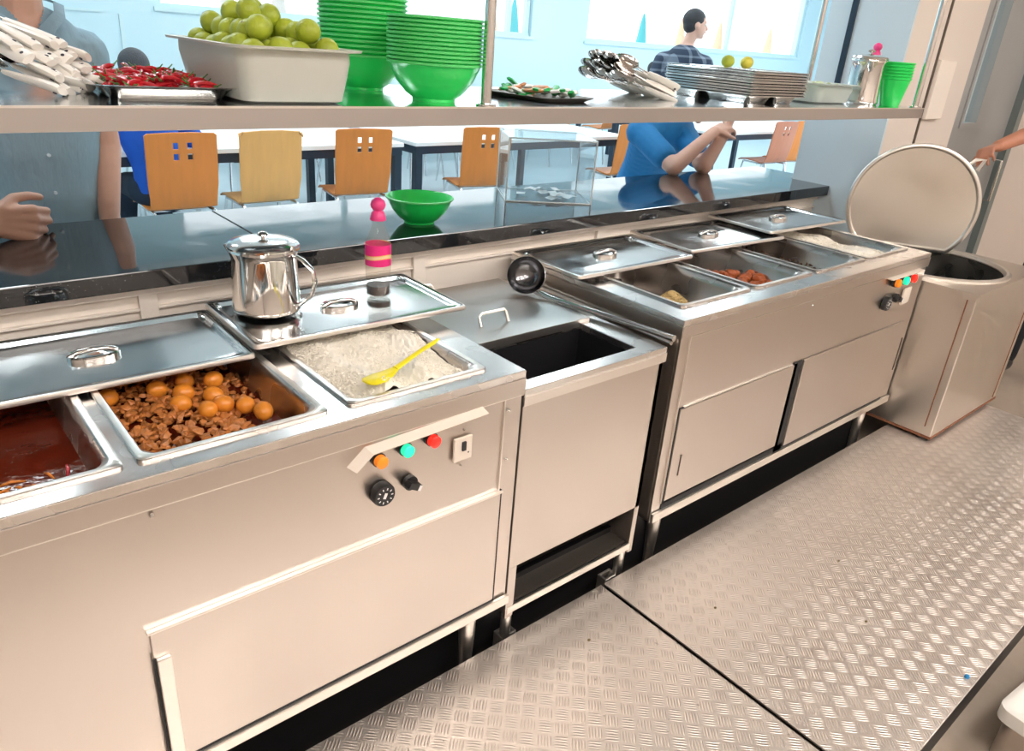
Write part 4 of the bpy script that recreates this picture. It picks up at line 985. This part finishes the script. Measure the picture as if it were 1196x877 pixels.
# ============================================================ DINING HALL FURNITURE
def make_chair(label, wood, holes=True, rounded=.02):
    """bent plywood shell chair; local: faces +Y, back rest at -Y, origin on the floor"""
    t = thing('dining_chair', label, 'chair', (0,0,0))
    prof = [(-.215,.890),(-.205,.80),(-.192,.70),(-.180,.60),(-.165,.52),(-.135,.462),(-.085,.447),(.0,.452),(.10,.458),(.17,.456),(.205,.440)]
    hx = [(-.062,-.034),(-.0,.0)]
    W0 = [.196,.197,.197,.195,.19,.185,.185,.19,.19,.185,.175]
    us = [-1,-.8,-.34,-.14,.0,.14,.34,.8,1]
    # finer back rows so that four square holes can be left out
    bk = []
    zz = [.890,.868,.835,.800,.775,.740,.68,.60]
    def yb(z): 
        for (y0,z0),(y1,z1) in zip(prof, prof[1:]):
            if z1 <= z <= z0: return y0+(y1-y0)*(z0-z)/(z0-z1)
        return prof[0][0]
    rows = [(yb(z), z) for z in zz] + prof[4:]
    cols = [-.195,-.175,-.062,-.030,.0,.030,.062,.175,.195] if not holes else [-.195,-.18,-.052,-.024,-.010,.010,.024,.052,.18,.195]
    bm = B(); g = []
    for i, (y, z) in enumerate(rows):
        row = []
        for c in cols:
            u = c/.195; curve = .018*u*u*(1 if i < 9 else .3)
            w = 1.0 if i < 8 else .96
            zc = z - (rounded*max(0, (abs(u)-.8)/.2)**2 if i == 0 else 0)
            row.append(bm.verts.new((c*w, y+curve, zc)))
        g.append(row)
    for i in range(len(rows)-1):
        for j in range(len(cols)-1):
            if holes and (cols[j], cols[j+1]) in ((-.052,-.024),(.024,.052)) and (i in (2, 4)): continue
            bm.faces.new((g[i][j], g[i+1][j], g[i+1][j+1], g[i][j+1]))
    obj('shell', bm, wood, t, local=True, solid=.011, bevel=.002, ang=50)
    for s in (-1, 1):
        bm = B(); tube(bm, [(s*.17,-.13,.44),(s*.19,-.19,.22),(s*.205,-.235,0)], .010, 8); obj('leg', bm, M['chair_m'], t, local=True)
        bm = B(); tube(bm, [(s*.17,.15,.44),(s*.19,.19,.22),(s*.20,.215,0)], .010, 8); obj('leg', bm, M['chair_m'], t, local=True)
        bm = B(); tube(bm, [(s*.17,-.13,.438),(s*.165,0,.436),(s*.17,.15,.44)], .009, 8); obj('rail', bm, M['chair_m'], t, local=True)
    bm = B(); tube(bm, [(-.165,-.02,.43),(.165,-.02,.43)], .009, 8); obj('crossbar', bm, M['chair_m'], t, local=True)
    return t
G1 = 'dining chairs'
chA = make_chair('orange plywood chair with four square holes, in front of the seated person in royal blue', M['wood_o'])
chA.location = (1.40, 4.615, FL)
def ch(x, y, rz, label, src=None): return dup(src or chA, (x, y, FL), math.radians(rz), label)
chB = make_chair('honey-coloured plywood chair with no holes, between two orange chairs', M['wood_t'], False, .045); chB.location = (1.925, 4.635, FL)
ch(2.585, 4.64, -8, 'orange plywood chair with four holes whose back shows above the green bowl on the left')
ch(3.60, 4.60, -14, 'orange plywood chair seen behind the left side of the clear acrylic box')
ch(5.22, 4.62, -6, 'orange plywood chair directly left of the person in the bright blue shirt')
chR = make_chair('reddish plywood chair with four small holes at the right end of the tables', M['wood_r']); chR.location = (7.62, 4.62, FL); chR.rotation_euler = (0,0,math.radians(-4))
ch(8.08, 4.62, -10, 'orange plywood chair half hidden behind the reddish chair at the right')
far = [(1.15,6.45,172),(1.85,6.5,182),(2.55,6.45,176),(3.55,6.5,188),(4.3,6.45,178),(5.0,6.6,174)]
nmf = ['beside the person in royal blue', 'behind the honey-coloured chair', 'behind the orange chair with four holes', 'behind the dark table legs', 'behind the acrylic box, nearer its left wall', 'behind the acrylic box, nearer its right wall']
for (x, y, a), n_ in zip(far, nmf): ch(x, y, a, 'chair across the white tables, ' + n_, chR if x in (1.85, 1.15) else None)
for k, (x, y, a) in enumerate([(3.4,7.4,0),(4.2,7.4,4),(5.1,7.35,-5),(6.0,7.4,3),(7.0,7.4,0),(7.9,7.35,6)]): ch(x, y, a, 'small distant chair in the back row of the dining hall', None)['group'] = 'distant chairs of the back row'

def table(label, x0, x1, y0, y1):
    t = thing('dining_table', label, 'table', ((x0+x1)/2, (y0+y1)/2, FL))
    bm = B(); box(bm, x0, x1, y0, y1, FL+.722, FL+.75); obj('tabletop', bm, M['table_w'], t, False, .003)
    bm = B(); holed(bm, x0+.01, x1-.01, y0+.01, y1-.01, FL+.665, FL+.722, [(x0+.05, x1-.05, y0+.05, y1-.05)]); obj('frame', bm, M['navy_m'], t, False)
    for x in (x0+.04, x1-.04):
        for y in (y0+.04, y1-.04):
            bm = B(); box(bm, x-.028, x+.028, y-.028, y+.028, FL, FL+.665); obj('leg', bm, M['navy_m'], t, False)
table('long white dining table nearest the left end, with dark blue frame', .45, 3.02, 4.70, 6.15)
table('long white dining table behind the acrylic box, with dark blue frame', 3.12, 5.42, 4.70, 6.15)
table('white dining table behind the person in the bright blue shirt', 6.75, 9.3, 4.70, 6.15)
table('distant white dining table near the window wall', 3.2, 8.6, 7.75, 8.5)

# ============================================================ PEOPLE
UP = Vector((0,0,1))
def remesh(name, bm, m, parent, voxel, smooth=5, cut=None, loc_shift=True):
    if parent is not None: bmesh.ops.translate(bm, verts=bm.verts, vec=-root_loc(parent))
    me = bpy.data.meshes.new('tmp'); bm.to_mesh(me); bm.free()
    o = bpy.data.objects.new('tmp', me); C.objects.link(o)
    r = o.modifiers.new('r', 'REMESH'); r.mode = 'VOXEL'; r.voxel_size = voxel; r.use_smooth_shade = True
    s = o.modifiers.new('s', 'SMOOTH'); s.factor = .5; s.iterations = smooth
    dg = bpy.context.evaluated_depsgraph_get(); dg.update()
    me2 = bpy.data.meshes.new_from_object(o.evaluated_get(dg)); me2.name = name
    bpy.data.objects.remove(o)
    if cut:
        off = root_loc(parent); b = bmesh.new(); b.from_mesh(me2)
        bmesh.ops.delete(b, geom=[f for f in b.faces if cut(f.calc_center_median()+off)], context='FACES'); b.to_mesh(me2); b.free()
    me2.materials.clear(); me2.materials.append(m)
    me2.polygons.foreach_set('use_smooth', [True]*len(me2.polygons))
    q = bpy.data.objects.new(name, me2); C.objects.link(q); q.parent = parent
    return q
def hand(bm, wrist, d, pn, side, curl=.5, s=1.0, spread=.05, thumb_in=.4):
    """palm + four unequal bent fingers + thumb; d points from the wrist, pn is where the palm looks, side=+1 if the thumb is at +lateral"""
    d = Vector(d).normalized(); pn = Vector(pn); pn = (pn - d*pn.dot(d)).normalized(); lat = d.cross(pn).normalized()*side
    w = Vector(wrist)
    for k in range(4):     # metacarpals form the palm
        o = (k-1.5)*.019*s
        limb(bm, w + d*.012*s + lat*(-o)*.55, .0155*s, w + d*(.080-.004*abs(k-1))*s + lat*(-o), .0115*s, 10)
    lens_ = (.072, .080, .074, .058)
    for k in range(4):
        o = (k-1.5)*.0195*s
        p = w + d*(.082-.004*abs(k-1))*s + lat*(-o)
        cur = d.copy()*1.0 + lat*(-o)*spread*20; cur.normalize(); L = lens_[k]*s; a = curl*(.9+.12*k); r = .0088*s
        for seg_, (fr, da) in enumerate(((.45, a), (.30, a*1.1), (.25, a*.8))):
            ax = cur.cross(pn); 
            if ax.length < 1e-4: break
            ax.normalize(); R_ = Matrix.Rotation(da, 3, ax); cur = (R_ @ cur).normalized(); pn2 = (R_ @ pn)
            q = p + cur*L*fr; limb(bm, p, r, q, r*.9, 10); p = q; r *= .92
            pn_use = pn2
    # thumb leaves the side of the palm near its base
    p = w + d*.022*s + lat*.024*s; c = (d*.62 + lat*.70 + pn*thumb_in).normalized()
    q = p + c*.036*s; limb(bm, p, .0145*s, q, .0112*s, 10)
    c2 = (d*.85 + lat*.25 + pn*thumb_in*1.1).normalized(); q2 = q + c2*.030*s; limb(bm, q, .0108*s, q2, .0096*s, 10)
    c3 = (d*.9 + lat*.0 + pn*thumb_in*1.2).normalized(); limb(bm, q2, .0096*s, q2 + c3*.024*s, .0082*s, 10)
def spine(bm, pts, widths, r, f):
    """chain of oriented ellipsoids through pts"""
    n = 16
    tot = len(pts)-1
    for i in range(n+1):
        s = i/n*tot; k = min(int(s), tot-1); a = s-k
        p = pts[k].lerp(pts[k+1], a); w = widths[k][0]*(1-a)+widths[k+1][0]*a; dd = widths[k][1]*(1-a)+widths[k+1][1]*a
        m = Matrix((r, f, UP)).transposed()
        ball(bm, p, (w, dd, .11), 3, m)
def person(label, J, fwd, mats, voxel=.007, sleeve=.95, head=True, legs=True, hands=None, collar=False, gaze=None, cutfn=None, hairstyle=0, detail=True, shirt_extra=.012):
    base = Vector((J['pelvis'][0], J['pelvis'][1], J.get('floor', FL)))
    t = thing('person', label, 'person', tuple(base))
    J = {k: (Vector(v) if not isinstance(v, (int, float)) else v) for k, v in J.items()}
    f = Vector(fwd).normalized(); f.z = 0; f.normalize(); r = f.cross(UP).normalized()
    sk, sh, tr, ha = mats
    sp_pts = [J['pelvis'], J['waist'], J['chest'], J['top']]
    wd = [(.155,.105),(.135,.095),(.155,.110),(.135,.085)]
    def torso(bm, e):
        spine(bm, sp_pts, [(a+e, b_+e) for a, b_ in wd], r, f)
        limb(bm, J['shL'], .052+e, J['top'], .058+e); limb(bm, J['shR'], .052+e, J['top'], .058+e)
    bm = B(); torso(bm, 0)
    limb(bm, J['top'], .056, J['neck'], .052); 
    for s in 'LR':
        limb(bm, J['sh'+s], .050, J['el'+s], .040); limb(bm, J['el'+s], .041, J['wr'+s], .026)
        if hands and s in hands: 
            hd_, pn_, side_, cu = hands[s][:4]; hand(bm, J['wr'+s], hd_, pn_, side_, cu, *(hands[s][4:] or ()))
        else: hand(bm, J['wr'+s], (J['wr'+s]-J['el'+s]), r*(-1 if s == 'R' else 1), 1 if s == 'L' else -1, .35)
        if legs:
            limb(bm, J['hip'+s], .088, J['kn'+s], .056); limb(bm, J['kn'+s], .055, J['an'+s], .038); limb(bm, J['an'+s], .036, J['an'+s]+f*.12-UP*.03, .030)
    if head:
        hc_ = J['head']; g = Vector(gaze or f).normalized(); gr = g.cross(UP).normalized(); gu = gr.cross(g).normalized(); HM = Matrix((gr, g, gu)).transposed()
        limb(bm, J['neck'], .052, hc_ - gu*.05 - g*.012, .050)
        ball(bm, hc_ + gu*.022 - g*.012, (.074,.093,.090), 3, HM); ball(bm, hc_ - gu*.035 + g*.022, (.058,.064,.072), 3, HM)
        ball(bm, hc_ - gu*.090 + g*.058, (.024,.020,.020), 2, HM)                       # chin
        limb(bm, hc_ + gu*.008 + g*.082, .009, hc_ - gu*.030 + g*.100, .0125)           # nose
        limb(bm, hc_ + gu*.020 - gr*.030 + g*.072, .011, hc_ + gu*.020 + gr*.030 + g*.072, .011)
        limb(bm, hc_ - gu*.056 - gr*.014 + g*.079, .0085, hc_ - gu*.056 + gr*.014 + g*.079, .0085)
        for s_ in (-1, 1): ball(bm, hc_ + gr*s_*.076 - gu*.008 - g*.005, (.010,.020,.031), 2, HM)
    body = remesh('body', bm, sk, t, voxel, 4)
    bm = B(); torso(bm, shirt_extra)
    for s in 'LR':
        a, b_ = J['sh'+s], J['el'+s]; e_ = a.lerp(b_, min(sleeve, 1)); limb(bm, a, .064, e_, .058+.002)
        if sleeve > 1: limb(bm, b_, .056, b_.lerp(J['wr'+s], sleeve-1), .042)
    sh_o = remesh('shirt', bm, sh, t, voxel*1.1, 6, cutfn)
    if legs:
        bm = B()
        ball(bm, J['pelvis'] - UP*.03, (.168,.122,.11), 3, Matrix((r, f, UP)).transposed())
        for s in 'LR': limb(bm, J['hip'+s], .100, J['kn'+s], .070); limb(bm, J['kn'+s], .069, J['an'+s]+UP*.02, .055)
        remesh('trousers', bm, tr, t, voxel*1.3, 5)
        for s in 'LR':
            bm = B(); limb(bm, J['an'+s]-UP*.02, .054, J['an'+s]+f*.15-UP*.035, .048); 
            for v in bm.verts: v.co.z = max(v.co.z, base.z+.002)
            remesh('shoe', bm, M['black_rubber'], t, .009, 3)
    if head:
        bm = B(); ball(bm, hc_ + gu*.036 - g*.022, (.082,.097,.088), 3, HM); ball(bm, hc_ - gu*.005 - g*.045, (.076,.062,.07), 3, HM)
        remesh('hair', bm, ha, t, .007, 4, lambda p: (p-hc_).dot(g) > .045 and (p-hc_).dot(gu) < .055)
        for s_ in (-1, 1):
            bm = B(); ball(bm, hc_ + gr*s_*.030 + gu*.003 + g*.0735, (.013,.009,.0095), 2, HM); e = obj('eye', bm, M['eye'], t)
            bm = B(); ball(bm, hc_ + gr*s_*.030 + gu*.003 + g*.0805, (.0055,.003,.0055), 2, HM); obj('pupil', bm, M['pupil'], e)
            bm = B(); limb(bm, hc_ + gr*s_*.018 + gu*.024 + g*.082, .0035, hc_ + gr*s_*.043 + gu*.024 + g*.072, .003); obj('eyebrow', bm, ha, t)
        bm = B(); limb(bm, hc_ - gu*.056 - gr*.018 + g*.0865, .0035, hc_ - gu*.056 + gr*.018 + g*.0865, .0035); obj('mouth', bm, M['lip'], t)
    if collar:
        nk = J['neck']; tp = J['top']
        for s_ in (-1, 1):
            bm = B(); pts = []
            for (a, b_, c_) in ((.010,.075,-.035),(.040,.085,.0),(.066,.060,.022),(.080,.0,.045),(.060,-.055,.055),(.0,-.078,.060)):
                pts.append(tp + r*s_*a*1.05 + f*(b_*1.1+.006) + UP*(c_+.070))
            up_ = [bm.verts.new(p) for p in pts]
            dn = [bm.verts.new(p + (p-tp-UP*.03).normalized()*(.034 if i else .040) - UP*(.034 if i else .060)) for i, p in enumerate(pts)]
            for i in range(5): bm.faces.new((up_[i], up_[i+1], dn[i+1], dn[i]))
            obj('collar', bm, sh, t, solid=.003, bevel=.001)
    return t

# ---- man at the left end of the counter, head above the photo
J = dict(pelvis=(.40,2.52,.74), waist=(.40,2.50,.92), chest=(.40,2.49,1.10), top=(.410,2.485,1.262), neck=(.415,2.47,1.375), head=(.415,2.45,1.515),
         shL=(.548,2.485,1.250), elL=(.575,2.50,1.00), wrL=(.530,2.40,.775), shR=(.265,2.485,1.250), elR=(.075,2.36,.975), wrR=(.212,2.125,.893),
         hipL=(.49,2.52,.72), hipR=(.31,2.52,.72), knL=(.49,2.51,.34), knR=(.31,2.51,.34), anL=(.49,2.54,-.04), anR=(.31,2.54,-.04))
def vneck(p):
    return (p.y < 2.47 and p.z > 1.29 and abs(p.x-.418) < (p.z-1.285)*.62) or p.z > 1.375
man = person('man in blue-grey collared shirt standing at the left end of the granite counter', J, (0,-1,0), (M['skin'], M['shirt1'], M['cloth_n'], M['hair']), .0045, .62,
       hands={'R': ((1,-.04,-.16), (.05,1,-.25), 1, .78, 1.2, .006, .35), 'L': ((-.1,-.1,-1), (-1,0,0), 1, .35)}, collar=True, cutfn=vneck, shirt_extra=.014)
bm = B(); box(bm, .387, .391, 2.361, 2.372, .80, 1.255); 
for z in (.87, .97, 1.07, 1.17): 
    pass
bm.free()
for z in (.90, 1.00, 1.10, 1.20):
    bm = B(); tube(bm, [(.402,2.375+.0,z),(.402,2.3655,z)], .0045, 12); o = obj('button', bm, M['jamb'], man)

# ---- person in bright blue leaning on the counter
J = dict(pelvis=(3.33,2.78,.64), waist=(3.29,2.70,.80), chest=(3.20,2.58,.93), top=(3.13,2.50,1.035), neck=(3.13,2.44,1.10), head=(3.20,2.375,1.175),
         shL=(3.24,2.47,1.005), elL=(3.11,2.205,.875), wrL=(3.245,2.205,1.035), shR=(2.93,2.47,1.00), elR=(2.895,2.215,.88), wrR=(3.165,2.215,1.035),
         hipL=(3.42,2.82,.62), hipR=(3.24,2.80,.62), knL=(3.42,2.74,.26), knR=(3.24,2.72,.26), anL=(3.42,2.84,-.04), anR=(3.24,2.82,-.04))
person('person in bright blue shirt leaning both elbows on the granite counter', J, (.15,-1,0), (M['skin3'], M['shirt2'], M['cloth_n'], M['hair']), .006, .72,
       hands={'R': ((.9,-.1,.25), (.0,.3,-1), -1, .5), 'L': ((.5,.1,.5), (-.7,0,-.6), 1, .6)}, gaze=(.3,-1,-.35), shirt_extra=.02)
# ---- seated person in royal blue
J = dict(pelvis=(1.36,4.66,.42), waist=(1.34,4.68,.56), chest=(1.31,4.72,.73), top=(1.30,4.75,.86), neck=(1.30,4.77,.94), head=(1.30,4.80,1.05),
         shR=(1.47,4.75,.84), elR=(1.60,4.80,.67), wrR=(1.46,5.02,.68), shL=(1.12,4.75,.84), elL=(1.02,4.80,.67), wrL=(1.16,5.02,.68),
         hipR=(1.45,4.70,.42), hipL=(1.26,4.70,.42), knR=(1.45,5.10,.38), knL=(1.26,5.10,.38), anR=(1.45,5.12,-.04), anL=(1.26,5.12,-.04))
person('person in royal blue seated on the leftmost orange chair, behind the chili tray', J, (0,1,0), (M['skin2'], M['shirt3'], M['cloth_n'], M['hairg']), .010, 1.6)
# ---- standing man in the checked shirt
J = dict(pelvis=(5.61,4.40,0.800), waist=(5.60,4.39,0.970), chest=(5.59,4.38,1.150), top=(5.60,4.36,1.315), neck=(5.62,4.36,1.420), head=(5.66,4.33,1.575),
         shR=(5.67,4.18,1.285), elR=(5.71,4.08,1.030), wrR=(5.85,4.02,0.860), shL=(5.53,4.54,1.285), elL=(5.45,4.58,1.020), wrL=(5.57,4.54,0.840),
         hipR=(5.64,4.31,0.780), hipL=(5.58,4.50,0.780), knR=(5.65,4.31,0.360), knL=(5.59,4.51,0.360), anR=(5.63,4.31,-0.040), anL=(5.57,4.51,-0.040))
person('standing man in navy checked shirt, in profile before the bright window', J, (.95,.30,0), (M['skin3'], M['check'], M['cloth_n'], M['hair']), .009, .6, gaze=(.78,-.62,.0))
# ---- small seated person far behind
J = dict(pelvis=(7.92,6.62,.42), waist=(7.92,6.62,.56), chest=(7.92,6.60,.74), top=(7.92,6.60,.88), neck=(7.92,6.59,.98), head=(7.92,6.57,1.10),
         shL=(8.08,6.60,.87), elL=(8.14,6.50,.66), wrL=(8.02,6.28,.66), shR=(7.76,6.60,.87), elR=(7.70,6.50,.66), wrR=(7.82,6.28,.66),
         hipL=(8.0,6.60,.42), hipR=(7.83,6.60,.42), knL=(8.0,6.22,.38), knR=(7.83,6.22,.38), anL=(8.0,6.30,-.04), anR=(7.83,6.30,-.04))
person('distant seated person with dark hair, just left of the standing man', J, (0,-1,0), (M['skin2'], M['shirt3'], M['cloth_n'], M['hair']), .012, .7)
dup(chR, (7.92, 6.62, FL), math.radians(180), 'chair under the distant seated person in blue')

# ---- kitchen worker at the right holding the round lid open
J = dict(floor=FL, pelvis=(4.66,.98,.82), waist=(4.65,.97,1.0), chest=(4.62,.95,1.18), top=(4.60,.95,1.35), neck=(4.60,.95,1.44), head=(4.57,.96,1.58),
         shR=(4.57,1.12,1.32), elR=(4.10,1.12,1.185), wrR=(3.80,1.20,1.095), shL=(4.60,.77,1.32), elL=(4.68,.64,1.04), wrL=(4.56,.62,.80),
         hipR=(4.66,1.06,.80), hipL=(4.66,.87,.80), knR=(4.57,1.08,.38), knL=(4.60,.86,.38), anR=(4.61,1.09,-.04), anL=(4.64,.84,-.04))
person('kitchen worker at the right edge whose bare arm holds the round lid open', J, (-1,.1,0), (M['skin2'], M['cloth_k'], M['cloth_k'], M['hair']), .006, .42,
       hands={'R': ((-.93,.22,-.20), (-.1,-.3,-.9), -1, .85), 'L': ((0,0,-1), (0,1,0), 1, .4)})
# closed parasols outside
for x, y_, kind in ((3.05,0,'b'),(3.95,0,'b'),(4.62,0,'b'),(5.25,0,'b'),(8.15,0,'o'),(8.60,0,'t'),(9.12,0,'t'),(9.75,0,'o'),(11.75,0,'t'),(12.9,0,'o'),(14.15,0,'o'),(16.0,0,'o')):
    parasol(x, M['para_'+kind], {'b':'closed beige parasol outside the window behind the limes','o':'closed orange parasol outside the bright window','t':'closed teal parasol outside the bright window'}[kind])
